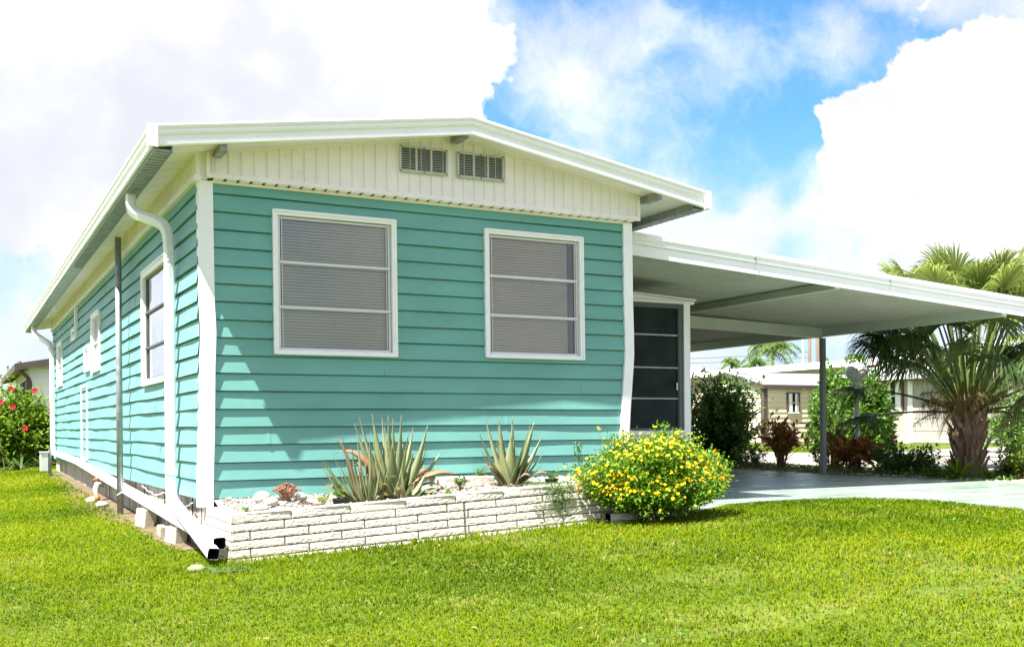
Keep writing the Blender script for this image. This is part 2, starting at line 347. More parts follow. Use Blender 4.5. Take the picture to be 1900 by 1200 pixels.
# ------------------------------------------------------------------ house
HX0, HX1, HL = -.30, 3.74, 14.3
ZB, ZT, CH = .4495, 2.975, .1434
def F_front(u, n, z): return (u, -n, z)
def F_left(u, n, z): return (HX0 - n, u, z)
def F_right(u, n, z): return (HX1 + n, u, z)
def F_back(u, n, z): return (u, HL + n, z)
def siding(mb, Fr, u0, u1, holes=(), zb=ZB - .008, zt=ZT, wave=.0022, p=.021, mat=None, ch=CH, z0=ZB, du=.18, seed=0):
    mat = mat or M['teal']; rr = random.Random(seed)
    kmax = int((zt - z0) / ch) + 2
    for k in range(-1, kmax):
        a, b = z0 + k * ch, z0 + (k + 1) * ch
        if b <= zb or a >= zt: continue
        prof = [(a, p), (b - .011, .0035), (b - .0105, -.010), (b, -.010)]
        zs = sorted({max(a, zb), min(b, zt), b - .011, b - .0105, *[h[2] for h in holes], *[h[3] for h in holes]})
        zs = [z for z in zs if max(a, zb) - 1e-9 <= z <= min(b, zt) + 1e-9]
        def off(z):
            for (za, oa), (zc, oc) in zip(prof, prof[1:]):
                if za - 1e-9 <= z <= zc + 1e-9: return oa + (oc - oa) * (z - za) / (zc - za)
            return prof[-1][1]
        ph = [rr.uniform(0, 7) for _ in range(4)]
        wn = lambda u: wave * (math.sin(u * 2.1 + ph[0]) + .6 * math.sin(u * 5.3 + ph[1]))
        wz = lambda u: wave * .55 * (math.sin(u * 1.7 + ph[2]) + .5 * math.sin(u * 4.4 + ph[3]))
        for za, zc in zip(zs, zs[1:]):
            if zc - za < 1e-5: continue
            iv = [(u0, u1)]
            for h in holes:
                if h[2] <= za + 1e-6 and h[3] >= zc - 1e-6:
                    iv = [q for s0, s1 in iv for q in ((s0, min(s1, h[0])), (max(s0, h[1]), s1)) if q[1] - q[0] > .005]
            for s0, s1 in iv:
                n = max(1, int((s1 - s0) / du)); us = [s0 + (s1 - s0) * i / n for i in range(n + 1)]
                lo = [Fr(u, off(za) + wn(u) * (1 - (za - a) / ch), za + (wz(u) if abs(za - a) < 1e-6 else 0)) for u in us]
                hi = [Fr(u, off(zc) + wn(u) * (1 - (zc - a) / ch), zc) for u in us]
                V = lo + hi; F = [(i, i + 1, n + 2 + i, n + 1 + i) for i in range(n)]
                mb.add(V, F, mat, smooth=False)
                if abs(za - a) < 1e-6:
                    bk = [Fr(u, -.012, za + wz(u) + .001) for u in us]
                    mb.add(bk + lo, F, mat)
        if k % 2 == 0 or rr.random() < .4:
            us_ = [rr.uniform(u0 + .4, u1 - .4)] + ([rr.uniform(u0 + .4, u1 - .4)] if u1 - u0 > 8 else [])
            for uu in us_:
                if any(h[0] - .1 < uu < h[1] + .1 and h[2] < b and h[3] > a for h in holes) or b > zt: continue
                P_ = [Fr(uu, p + .0035 + wn(uu), a + .001), Fr(uu + .03, p + .0035 + wn(uu), a + .001), Fr(uu + .03, .0045 + wn(uu), b - .012), Fr(uu, .0045 + wn(uu), b - .012), Fr(uu, wn(uu) + p - .002, a + .001), Fr(uu, wn(uu), b - .012)]
                mb.add(P_, [(0, 1, 2, 3), (0, 3, 5, 4)], mat)
def window(parent, Fr, u0, u1, z0, z1, bars=(), cw=.05, sashm=None, blind=None, glass=None, brown=None, depth=.30, lean=0, name='window', sashw=.026, proud=.034):
    T = lambda u, n, z: Fr(u + lean * (z1 - z), n, z)
    mb = MB(); W = M['white']
    mb.box((u0, -.02, z0), (u0 + cw, proud, z1), W, T); mb.box((u1 - cw, -.02, z0), (u1, proud, z1), W, T)
    mb.box((u0 + cw, -.02, z1 - cw), (u1 - cw, proud - .002, z1), W, T); mb.box((u0 + cw, -.02, z0), (u1 - cw, proud + .004, z0 + cw * .8), W, T)
    # stepped lip round the casing
    mb.box((u0 - .006, -.018, z0 - .006), (u0 + .010, proud + .008, z1 + .006), W, T); mb.box((u1 - .010, -.018, z0 - .006), (u1 + .006, proud + .008, z1 + .006), W, T)
    mb.box((u0 + .010, -.018, z1 - .010), (u1 - .010, proud + .010, z1 + .008), W, T); mb.box((u0 + .010, -.018, z0 - .008), (u1 - .010, proud + .012, z0 + .008), W, T)
    a0, a1, b0, b1 = u0 + cw, u1 - cw, z0 + cw * .8, z1 - cw
    D = M['dark']
    for q in [((a0 - .01, -depth, b0 - .01), (a1 + .01, -depth + .01, b1 + .01)), ((a0 - .02, -depth, b0 - .02), (a0 - .008, -.021, b1 + .02)), ((a1 + .008, -depth, b0 - .02), (a1 + .02, -.021, b1 + .02)),
              ((a0 - .008, -depth, b1 + .008), (a1 + .008, -.021, b1 + .02)), ((a0 - .008, -depth, b0 - .02), (a1 + .008, -.021, b0 - .008))]: mb.box(*q, D, T)
    w = mb.build(name, parent)
    s = MB(); A = M[sashm or 'alu']; sw = sashw
    s.box((a0 + .006, -.019, b0), (a0 + sw, -.001, b1), A, T); s.box((a1 - sw, -.019, b0), (a1 - .006, -.001, b1), A, T)
    s.box((a0 + sw, -.019, b1 - sw * .9), (a1 - sw, -.003, b1 - .006), A, T); s.box((a0 + sw, -.019, b0), (a1 - sw, .004, b0 + sw * .8), A, T)
    s.box((a0 + sw + .012, -.016, b0 + sw * .8), (a0 + sw + .017, .004, b1 - sw * .8), A, T); s.box((a1 - sw - .017, -.016, b0 + sw * .8), (a1 - sw - .012, .004, b1 - sw * .8), A, T)
    s.build('sash_frame', w)
    for zb_ in bars:
        q = MB(); q.box((a0 + .008, -.010, zb_ - .009), (a1 - .008, .012, zb_ + .008), A, T)
        q.box((a0 + .008, -.012, zb_ - .016), (a1 - .008, .004, zb_ - .0095), A, T); q.build('glazing_bar', w)
    g = MB(); g.add([T(a0 + sw, -.012, b0 + .01), T(a1 - sw, -.012, b0 + .01), T(a1 - sw, -.012, b1 - .01), T(a0 + sw, -.012, b1 - .01)], [(0, 1, 2, 3)], glass or M['glass']); g.build('pane', w)
    if blind:
        bl = MB(); c0, c1 = blind; z = b0 + .012; rr = random.Random(int(u0 * 100))
        while z < b1 - .01:
            t = rr.uniform(-.0015, .0015); V = []
            for i in range(5):
                f = i / 4; V += [T(c0, -.040 - .018 * f + .006 * math.sin(f * math.pi) + t, z + .027 * f), T(c1, -.040 - .018 * f + .006 * math.sin(f * math.pi) + t * .5, z + .027 * f)]
            bl.add(V, [(2 * i, 2 * i + 1, 2 * i + 3, 2 * i + 2) for i in range(4)], M['blind'], smooth=True); z += .0255
        for cc in (.04, .52, .96):
            uu = c0 + (c1 - c0) * cc; bl.box((uu - .0015, -.038, b0), (uu + .0015, -.036, b1), M['blind'], T)
        bl.build('blind', w)
    if brown:
        k = MB(); k.box((brown[0], -.075, b0), (brown[1], -.045, b1), M['wood'], T); k.build('wooden_jamb', w)
    return w
def strip_sweep(mb, pts, prof, mat, closed=False):
    "profile (out, up) swept along a path; outward = right of the direction of travel seen from above"
    P = [np.array(p, float) for p in pts]; n = len(P); V = []
    for i in range(n):
        d0 = P[i] - P[i - 1] if i > 0 else P[1] - P[0]; d1 = P[i + 1] - P[i] if i < n - 1 else P[i] - P[i - 1]
        n0 = np.array([d0[1], -d0[0]]); n0 /= np.linalg.norm(n0); n1 = np.array([d1[1], -d1[0]]); n1 /= np.linalg.norm(n1)
        m = n0 + n1; m /= (m @ m) / 2 if m @ m > .01 else 1
        for o, u in prof: V.append((P[i][0] + m[0] * o, P[i][1] + m[1] * o, P[i][2] + u))
    k = len(prof); F = [(i * k + j, i * k + (j + 1) % k, (i + 1) * k + (j + 1) % k, (i + 1) * k + j) for i in range(n - 1) for j in range(k)]
    F += [tuple(range(k)), tuple((n - 1) * k + j for j in range(k - 1, -1, -1))]
    mb.add(V, F, mat)
def bent(pts, r, n=8):
    "polyline with rounded corners"
    P = [np.array(p, float) for p in pts]; out = [P[0]]; el = [False]
    for i in range(1, len(P) - 1):
        a = P[i] + (P[i - 1] - P[i]) / np.linalg.norm(P[i - 1] - P[i]) * min(r, np.linalg.norm(P[i - 1] - P[i]) * .48)
        b = P[i] + (P[i + 1] - P[i]) / np.linalg.norm(P[i + 1] - P[i]) * min(r, np.linalg.norm(P[i + 1] - P[i]) * .48)
        for k in range(n + 1):
            t = k / n; out.append((1 - t) ** 2 * a + 2 * t * (1 - t) * P[i] + t * t * b); el.append(0 < k < n)
    out.append(P[-1]); el.append(False); return out, el
RSEC = []
for cx, cy, a0 in ((.55, .6, 0), (-.55, .6, 90), (-.55, -.6, 180), (.55, -.6, 270)):
    for k in range(4): RSEC.append((cx + .42 * math.cos(rad(a0 + k * 30)), cy + .38 * math.sin(rad(a0 + k * 30))))
def downpipe(name, parent, pts, r=.042, rb=.16, open_end=True):
    path, el = bent(pts, rb, 16)
    rr = [r * (1.06 if (i % 2) else .94) if e else r for i, e in enumerate(el)]
    mb = MB(); mb.tube(path, rr, M['white'], sec=RSEC, cap=False)
    if open_end:
        e = np.array(path[-1]); d = e - np.array(path[-2]); d /= np.linalg.norm(d)
        mb.tube([e - d * .30, e - d * .0015], [r * .93, r * .93], M['hole'], sec=RSEC, cap=False)
        mb.tube([e - d * .30, e - d * .29], [r * .9, r * .9], M['hole'], sec=RSEC, cap=True)
    return mb.build(name, parent)

home = empty('mobile_home', 'teal lap-sided mobile home with white trim and low gabled white roof', 'house')
WL = (.283, 1.352, 1.620, 2.792); WR = (2.216, 3.250, 1.638, 2.790)
LW = (1.335, 2.76, 1.452, 2.603); W2 = (6.42, 7.34, 1.806, 2.61); W3 = (7.74, 8.28, 1.865, 2.225); W5 = (12.10, 13.08, 1.82, 2.62)
sh = lambda w, c=.03: (w[0] + c, w[1] - c, w[2] + c, w[3] - c)
mb = MB(); siding(mb, F_front, HX0 + .02, HX1 - .005, [sh(WL), sh(WR)], seed=3); mb.build('front_siding', home)
mb = MB(); siding(mb, F_left, .01, HL, [sh(LW), sh(W2), sh(W3), sh(W5)], wave=.005, p=.021, seed=9); mb.build('side_siding', home)
mb = MB(); siding(mb, F_right, .01, HL, du=2, seed=4); siding(mb, F_back, HX0, HX1, du=2, seed=5); mb.build('rear_siding', home)

def trim_strip(pts, w, side):
    mb = MB(); V = []
    for x, z in pts: V += [(x, -.034, z), (x + w, -.034, z), (x + w, .0, z), (x, .0, z)]
    F = [(4 * i + j, 4 * i + (j + 1) % 4, 4 * i + 4 + (j + 1) % 4, 4 * i + 4 + j) for i in range(len(pts) - 1) for j in range(4)]
    F += [(0, 1, 2, 3), tuple(4 * (len(pts) - 1) + j for j in (3, 2, 1, 0))]
    mb.add(V, F, M['white'])
    V = []; s = -1 if side == 'l' else 1
    for x, z in pts:
        xo = x if s < 0 else x + w
        V += [(xo, -.034, z), (xo + s * .012, -.030, z), (xo + s * .012, .05, z), (xo, .05, z)]
    mb.add(V, F, M['white']); return mb.build('corner_trim', home)
trim_strip([(-.318, .385), (-.316, .60), (-.304, .984), (-.296, 1.5), (-.286, 1.76), (-.290, 1.88), (-.297, 2.0), (-.306, 2.975)], .105, 'l')
trim_strip([(3.672, .47), (3.664, .89), (3.685, 1.2), (3.717, 1.56), (3.727, 1.70), (3.726, 1.9), (3.718, 2.2), (3.712, 2.975)], .092, 'r')

window(home, F_front, *WL, bars=(2.376, 2.005), cw=.036, blind=(.325, 1.30), lean=.006)
window(home, F_front, *WR, bars=(2.378, 2.022), cw=.036, blind=(2.26, 3.115), brown=(3.135, 3.185), lean=.006)
window(home, F_left, *LW, bars=(2.18, 1.826), sashm='screenf', cw=.06, glass=M['glassL'], depth=.22)
window(home, F_left, *W2, bars=(2.2,), cw=.05, blind=(6.47, 7.29)); window(home, F_left, *W3, cw=.04, blind=(7.78, 8.24)); window(home, F_left, *W5, bars=(2.2,), cw=.05, blind=(12.2, 13.0))
# access panel outline, vent hood and box high on the side wall
mb = MB()
for q in [((8.03, .0, .56), (8.07, .032, 1.68)), ((8.82, .0, .56), (8.86, .032, 1.68)), ((8.07, .0, 1.64), (8.82, .030, 1.68)), ((8.07, .0, .56), (8.82, .030, .60))]: mb.box(*q, M['white'], F_left)
mb.build('access_panel', home)
mb = MB()
for q in [((9.48, .0, 2.46), (9.56, .05, 2.65)), ((10.06, .0, 2.46), (10.14, .05, 2.65)), ((9.56, .0, 2.60), (10.06, .048, 2.65)), ((9.56, .0, 2.46), (10.06, .048, 2.50)), ((9.56, .0, 2.50), (10.06, .01, 2.60))]: mb.box(*q, M['white'], F_left)
mb.build('exhaust_vent', home)
mb = MB(); mb.box((9.35, .012, 2.66), (9.45, .06, 2.96), M['white'], F_left); mb.box((9.36, .012, 2.60), (9.62, .05, 2.659), M['white'], F_left); mb.build('vent_pipe', home)

# gable end panel
SX = lambda x: 3.120 + .172 * (min(x, 3.846 - x) + .707)      # underside of the roof
mb = MB(); cr = M['cream']; G0, G1, GY = -.250, 3.860, -.075
poly = [(G0, GY, 3.0), (G1, GY, 3.0), (G1, GY, SX(G1) + .02), (1.923, GY, SX(1.923) + .02), (G0, GY, SX(G0) + .02)]
mb.ext(poly, (0, .05, 0), cr)
x = G0 + .055
while x < G1 - .03:
    zt = SX(x) - .004
    mb.add([(x, GY - .001, 3.0), (x + .007, GY - .012, 3.0), (x + .013, GY - .012, 3.0), (x + .016, GY - .001, 3.0), (x, GY - .001, zt), (x + .007, GY - .012, zt), (x + .013, GY - .012, zt), (x + .016, GY - .001, zt)],
           [(0, 1, 5, 4), (1, 2, 6, 5), (2, 3, 7, 6)], cr)
    x += .1035
mb.box((G0 - .012, GY - .022, 2.992), (G1 + .01, GY + .01, 3.028), cr)
mb.box((G0 - .012, GY - .020, 3.028), (G0 + .022, GY + .01, SX(G0) - .004), cr); mb.box((G1 - .022, GY - .020, 3.028), (G1 + .01, GY + .01, SX(G1) - .004), cr)
for s in range(2):   # top moulding under the soffit
    xa, xb = (G0, 1.923) if s == 0 else (1.923, G1)
    mb.add([(xa, GY - .014, SX(xa) - .022), (xb, GY - .014, SX(xb) - .022), (xb, GY - .014, SX(xb) - .001), (xa, GY - .014, SX(xa) - .001), (xa, GY, SX(xa) - .022), (xb, GY, SX(xb) - .022)], [(0, 1, 2, 3), (0, 4, 5, 1)], cr)
x = G0 + .05
while x < G1 - .05:   # ribbed return under the panel
    mb.box((x, GY - .018, 2.984), (x + .078, .012, 2.991), cr); x += .1035
mb.box((G0, GY + .012, 2.955), (G1 - .05, .016, 2.975), cr) if 0 else None
mb.box((HX0 + .09, -.030, 2.962), (3.72, .0, 2.983), cr)
mb.box((G0 + .01, GY + .03, 2.985), (G1 - .01, .03, 3.0), M['dark'])
mb.box((G0 - .012, GY, 2.99), (G0 + .03, .02, SX(G0) + .01), cr); mb.box((G0 - .05, -.05, 2.978), (G0 + .0, .02, SX(G0 - .05) + .005), cr)
mb.build('gable_panel', home)
def gvent(u0, u1, z0, z1, tilt):
    T = lambda x, n, z: (x, GY - .014 - n, z + tilt * (x - u0))
    mb = MB(); V_ = M['vent']
    cols = 3; w = (u1 - u0)
    mb.box((u0, 0, z0), (u0 + .018, .016, z1), V_, T); mb.box((u1 - .018, 0, z0), (u1, .016, z1), V_, T)
    mb.box((u0 + .018, 0, z1 - .018), (u1 - .018, .016, z1), V_, T); mb.box((u0 + .018, 0, z0), (u1 - .018, .016, z0 + .018), V_, T)
    mb.box((u0 + .018, -.006, z0 + .018), (u1 - .018, -.003, z1 - .018), M['dark'], T)
    cw = (w - .036) / 3
    for c in (1, 2): mb.box((u0 + .018 + c * cw - .009, -.002, z0 + .018), (u0 + .018 + c * cw + .009, .014, z1 - .018), V_, T)
    v = mb.build('gable_vent', home); L = MB()
    for c in range(3):
        a = u0 + .018 + c * cw + (.009 if c else 0); b = u0 + .018 + (c + 1) * cw - (.009 if c < 2 else 0); n = 12
        for k in range(n):
            z = z0 + .02 + (z1 - z0 - .042) * k / n
            L.add([T(a, .010, z), T(b, .010, z), T(b, .000, z + .010), T(a, .000, z + .010)], [(0, 1, 2, 3)], V_)
    L.build('louvers', v)
    for px, pz in ((.01, .01), (.5, .008), (.99, .01), (.01, .99), (.5, .992), (.99, .99)):
        s = MB(); c = T(u0 + px * w + (.008 if px < .1 else -.008 if px > .9 else 0), .016, z0 + pz * (z1 - z0) + (.008 if pz < .5 else -.008))
        s.tube([c, (c[0], c[1] - .004, c[2])], [.0065, .0065], M['rust'], 8); s.build('screw', v)
gvent(1.366, 1.822, 3.208, 3.436, .01); gvent(1.914, 2.378, 3.212, 3.440, .012)

# side frieze
mb = MB()
def FL(u, n, z): return (HX0 - n, u, z)
mb.box((-.06, 0, 2.978), (HL, .035, 3.20), cr, FL); mb.box((-.07, .0, 2.962), (HL, .050, 3.010), cr, FL)
y = 0
while y < HL - .1: mb.box((y, .035, 3.012), (y + .012, .044, 3.19), cr, FL); y += .105
mb.box((-.07, .02, 3.165), (HL, .047, 3.20), cr, FL); mb.build('frieze', home)
mb = MB(); mb.box((-.05, 0, 2.98), (HL, .04, 3.24), cr, F_right); mb.build('frieze', home)

# roof
EX0, EX1, EY0, EY1, RX = -.700, 4.446, -.360, 16.2, 1.923
mb = MB()
top = lambda x: SX(x) + .125
for xa, xb in ((EX0, RX), (RX, EX1)):
    mb.add([(xa, EY0, SX(xa)), (xb, EY0, SX(xb)), (xb, EY1, SX(xb)), (xa, EY1, SX(xa))], [(0, 1, 2, 3)], M['soffit'])
    mb.add([(xa, EY0, top(xa)), (xb, EY0, top(xb)), (xb, EY1, top(xb)), (xa, EY1, top(xa))], [(0, 1, 2, 3)], M['white'])
y = EY0 + .3
while y < EY1:
    for xa, xb in ((EX0 + .14, HX0 - .02), (HX1 + .1, EX1 - .14)):
        mb.add([(xa, y, SX(xa) - .002), (xb, y, SX(xb) - .002), (xb, y + .006, SX(xb) - .006), (xa, y + .006, SX(xa) - .006), (xa, y + .012, SX(xa) - .002), (xb, y + .012, SX(xb) - .002)], [(0, 1, 2, 3), (3, 2, 5, 4)], M['soffit'])
    y += .305
for yy in (-.26, -.16):
    for xa, xb in ((EX0 + .14, RX), (RX, EX1 - .14)):
        mb.add([(xa, yy, SX(xa) - .002), (xb, yy, SX(xb) - .002), (xb, yy + .006, SX(xb) - .006), (xa, yy + .006, SX(xa) - .006), (xa, yy + .012, SX(xa) - .002), (xb, yy + .012, SX(xb) - .002)], [(0, 1, 2, 3), (3, 2, 5, 4)], M['soffit'])
roof = mb.build('roof', home)
FP = [(0, 0), (.012, 0), (.022, .006), (.024, .028), (.014, .040), (.014, .072), (.030, .084), (.034, .100), (.026, .114), (.026, .118), (.040, .132), (.042, .146), (.028, .160), (0, .160)]
path = [(EX0, EY1, 3.112), (EX0, EY0, 3.112), (RX, EY0, 3.520), (EX1, EY0, 3.112), (EX1, EY1, 3.112)]
# walk the path so that outward is on the right hand
mb = MB(); strip_sweep(mb, path, [(-o, u) for o, u in FP][::-1] if 0 else FP, M['white'])
for cx in (EX0, EX1):
    s = -1 if cx < 0 else 1
    mb.box((min(cx + s * .004, cx + s * .046), EY0 - .046, 3.105), (max(cx + s * .004, cx + s * .046), EY0 + .03, 3.276), M['white'])
    mb.box((cx - .022, EY0 - .048, 3.105), (cx + .022, EY0 - .02, 3.278), M['white'])
mb.build('fascia', roof)
for xa, xb in ((EX0 + .002, EX0 + .135), (EX1 - .135, EX1 - .002)):
    mb = MB(); z0 = 3.105
    mb.box((xa, EY0 + .02, z0 - .012), (xb, EY1, z0), M['galv'])
    inner = xb if xa < 0 else xa
    mb.box((min(inner - .004, inner + .004), EY0 + .02, z0 - .012), (max(inner - .004, inner + .004), EY1, SX(inner) - .001), M['galv'])
    y = EY0 + .05
    while y < 6:
        mb.box((xa + .01, y, z0 - .018), (xb - .01, y + .012, z0 - .0125), M['galv']); y += .09
    mb.build('gutter', roof)
for xx in (-.205, 1.86, 3.90):
    mb = MB(); zz = SX(xx + .03)
    mb.ext([(xx, EY0 + .02, zz - .058), (xx + .05, EY0 + .02, zz - .058), (xx + .05, EY0 + .02, zz - .004), (xx, EY0 + .02, zz - .004)], (0, .30, 0), M['galv'])
    mb.box((xx - .008, EY0 + .02, zz - .066), (xx + .058, GY - .024, zz - .0585), M['galv']); mb.build('soffit_beam', roof)

# downpipes
def strap(pts, r, k=10): pass
dp = downpipe('downpipe', home, [(-.635, 1.30, 3.10), (-.635, 1.29, 2.93), (-.405, .86, 2.765), (-.385, .855, 2.55), (-.385, .855, .40), (-.425, -1.02, .125)], .042, .13)
mb = MB(); mb.box((-.432, .808, .62), (-.336, .902, .65), M['white']); mb.build('pipe_strap', dp)
dp2 = downpipe('downpipe', home, [(-.635, 14.65, 3.10), (-.635, 14.6, 2.95), (-.40, 13.75, 2.68), (-.385, 13.55, 2.5), (-.385, 13.50, .58), (-.385, 8.9, .53), (-.36, -.92, .185)], .045, .12)
mb = MB(); c0 = (-.375, .66)
mb.tube([(-.43, .36, .235), (-.435, .355, .18), (-.42, .35, .12)], .004, M['galv'], 6); mb.tube([(-.40, .37, .30), (-.43, .36, .25)], .006, M['galv'], 6); mb.build('pipe_strap', dp2)

# skirting of irregular laths
mb = MB(); y = .12; rr = random.Random(5)
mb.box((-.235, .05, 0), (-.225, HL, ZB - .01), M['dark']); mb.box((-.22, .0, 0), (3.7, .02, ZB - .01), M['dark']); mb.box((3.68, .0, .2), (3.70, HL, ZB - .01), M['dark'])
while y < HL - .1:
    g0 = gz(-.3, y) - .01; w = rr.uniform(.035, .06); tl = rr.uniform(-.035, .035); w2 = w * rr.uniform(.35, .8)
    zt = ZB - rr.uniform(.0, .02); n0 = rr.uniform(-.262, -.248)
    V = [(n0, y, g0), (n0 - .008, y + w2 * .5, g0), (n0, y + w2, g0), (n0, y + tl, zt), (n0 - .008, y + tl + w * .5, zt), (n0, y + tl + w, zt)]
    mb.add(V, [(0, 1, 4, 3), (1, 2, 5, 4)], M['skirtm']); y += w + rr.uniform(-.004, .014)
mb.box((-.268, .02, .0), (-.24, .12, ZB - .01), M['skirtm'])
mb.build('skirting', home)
for (ya, yb, zz) in ((.3, 1.1, .40), (1.6, 2.9, .42), (4.3, 5.6, .42), (6, 7, .43)):
    pts = [(-.31 - .012 * math.sin(t * 9), ya + (yb - ya) * t / 10, zz - .05 * math.sin(t / 10 * math.pi) - .006 * math.sin(t * 5)) for t in range(11)]
    mb = MB(); mb.tube(pts, .004, M['white'], 5); mb.build('loose_cable', home)

# ------------------------------------------------------------------ pole, meter box, blocks, spigot
pole = empty('metal_pole', 'galvanised steel pole standing against the teal side wall', 'pole')
mb = MB(); mb.tube([(-.435, 3.68, .0), (-.425, 3.78, 3.13)], .034, M['galv'], 14); mb.build('pole_tube', pole)
mb = MB(); mb.tube([(-.47, 3.66, .29), (-.44, 3.64, .31), (-.40, 3.66, .33), (-.375, 3.72, .34)], .005, M['white'], 6); mb.build('cable_tie', pole)
mbx = empty('meter_box', 'grey white utility box on a short post at the far house corner', 'utility box')
bz = .28
mb = MB(); mb.box((-.70, 12.0, bz), (-.575, 12.2, bz + .33), M['meterm']); mb.box((-.712, 11.985, bz + .33), (-.562, 12.215, bz + .345), M['meterm']); mb.build('box_body', mbx)
mb = MB(); mb.box((-.56, 12.05, .1), (-.51, 12.13, bz + .38), M['postm']); mb.build('box_post', mbx)
def block(x, y, lx, ly, h, rz, lean, label):
    z = gz(x, y) - .02; c, s = math.cos(rz), math.sin(rz)
    T = lambda a, b, k: (x + a * c - b * s + lean * k, y + a * s + b * c, z + k)
    mb = MB(); n = 5; V = []; F = []
    mb.box((-lx / 2, -ly / 2, 0), (lx / 2, ly / 2, h), M['conc'], T)
    o = mb.build('concrete_block'); tag(o, label, 'block', 'concrete blocks along the skirting')
    m = o.modifiers.new('b', 'BEVEL'); m.width = .008; m.segments = 2
block(-.40, 2.25, .10, .36, .20, .1, .10, 'tallest pale concrete block leaning under the long horizontal downpipe')
block(-.37, 1.32, .10, .26, .12, -.05, .03, 'small low concrete block in the middle beneath the downpipe')
block(-.38, .72, .10, .30, .16, .12, .10, 'concrete block nearest the open downpipe ends by the corner')
block(-.34, 2.85, .08, .14, .09, .3, .05, 'tiny concrete lump beside the foot of the galvanised pole')
for (x, y, r, lab) in ((-.47, 5.0, .075, 'rough pale stone at the skirting foot nearest the galvanised pole'), (-.50, 5.75, .085, 'rough pale stone under the red outdoor tap')):
    mb = MB(); mb.sphere((x, y, gz(x, y) + .02), r, M['conc'], 12, 8, (1, 1.5, .6), .15); o = mb.build('stone'); tag(o, lab, 'stone', 'rough stones at the skirting')
sp = empty('garden_tap', 'outdoor tap with red handle and brass hose end by the skirting', 'tap')
mb = MB(); mb.tube([(-.36, 5.85, .30), (-.44, 5.80, .31), (-.47, 5.72, .25), (-.46, 5.66, .18)], [.03, .035, .03, .028], M['meterm'], 10); mb.build('valve_body', sp)
mb = MB(); mb.tube([(-.44, 5.92, .36), (-.44, 5.80, .385)], [.035, .02], M['orange'], 8); mb.build('handle', sp)
mb = MB(); mb.tube([(-.46, 5.66, .18), (-.455, 5.6, .12)], [.032, .035], M['orange'], 8); mb.tube([(-.455, 5.6, .12), (-.45, 5.56, .08)], [.03, .02], M['blackp'], 8); mb.build('hose_end', sp)
sb = MB(); zz = gz(-.45, -1.2)
sb.box((-.50, -1.42, zz - .01), (-.24, -1.38, zz + .02), M['green']); sb.box((-.50, -1.38, zz - .01), (-.47, -1.10, zz + .022), M['green']); sb.box((-.27, -1.38, zz - .01), (-.24, -1.10, zz + .022), M['green']); sb.box((-.47, -1.38, zz - .01), (-.27, -1.10, zz + .012), M['green'])
tag(sb.build('splash_block'), 'worn green plastic splash tray in the grass below the downpipes', 'splash tray')
mb = MB(); mb.sphere((-.56, -1.12, gz(-.56, -1.12) + .015), .055, M['moss'], 12, 8, (1.2, 1, .6), .1)
tag(mb.build('stone'), 'mossy rounded stone beside the nearest open downpipe end', 'stone')

# ------------------------------------------------------------------ planter
planter = empty('brick_planter', 'low white split-face brick planter along the front wall', 'planter')
PX0, PX1, PY0, PY1 = -.262, 3.78, -.90, .0
PS = .0452
ptop = lambda x: .382 + PS * (x - PX0)
def brick(mb, T, u0, u1, z0, z1, n1, rough=.010, seed=0, bat=.0062):
    rr = random.Random(seed); nu = max(3, int((u1 - u0) / .017)); nz = 5; V = []
    for j in range(nz + 1):
        for i in range(nu + 1):
            e = (i in (0, nu)) or (j in (0, nz))
            d = (1 - j / nz) * bat + (-.0012 if e else rr.uniform(-.3, 1) * rough * .62)
            V.append(T(u0 + (u1 - u0) * i / nu + (0 if e else rr.uniform(-.004, .004)), n1 + d, z0 + (z1 - z0) * j / nz + (0 if e else rr.uniform(-.002, .002))))
    w = nu + 1; F = []
    for j in range(nz):
        for i in range(nu):
            a = j * w + i
            F += [(a, a + 1, a + w + 1), (a, a + w + 1, a + w)] if rr.random() < .5 else [(a, a + 1, a + w), (a + 1, a + w + 1, a + w)]
    mb.add(V, F, M['brick'])
    b = n1 - .004
    mb.add([T(u0, b, z0), T(u1, b, z0), T(u1, b, z1), T(u0, b, z1), T(u0, b - .08, z0), T(u1, b - .08, z0), T(u1, b - .08, z1), T(u0, b - .08, z1)], [(3, 2, 6, 7), (0, 4, 5, 1), (0, 3, 7, 4), (1, 5, 6, 2)], M['brick'])
TF = lambda u, n, z: (u, PY0 - n, z + PS * (u - PX0))
TLf = lambda u, n, z: (PX0 - n, PY0 + u, z)
TRt = lambda u, n, z: (PX1 + n, PY0 + u, z + PS * (PX1 - PX0))
cap = MB(); bw = MB(); L = .437; sd = 0; CR = 1.575
caps = [PX0 - .015, .165, .62, 1.075, 1.50, 1.93, 2.37, 2.80, 3.24, 3.66, PX1 + .01]
for a, b in zip(caps, caps[1:]):
    sd += 1; lift = R.uniform(-.003, .003)
    brick(cap, TF, a + .003, b - .003, .382 - .060 + lift, .382 + lift, .004, .005 if not (.6 < a < .7) else .001, sd)
    sc = [TF(a + .003, .003, .382 + lift), TF(b - .003, .014, .382 + lift), TF(b - .003, -.13, .382 + lift), TF(a + .003, -.13, .382 + lift)]
    cap.add(sc, [(0, 1, 2, 3)], M['brick'])
for k, (a, b) in enumerate(((-.010, .30), (.306, .89))):
    for T_, n in ((TLf, 18), (TRt, 19)):
        sd += 1; brick(cap, T_, a, b, .322, .382, .004, .005, sd)
        cap.add([T_(max(a, .134), .003, .3805), T_(b, .003, .3805), T_(b, -.13, .3805), T_(max(a, .134), -.13, .3805)], [(0, 1, 2, 3)], M['brick'])
cap.build('cap_stones', planter)
z1 = .382 - .060
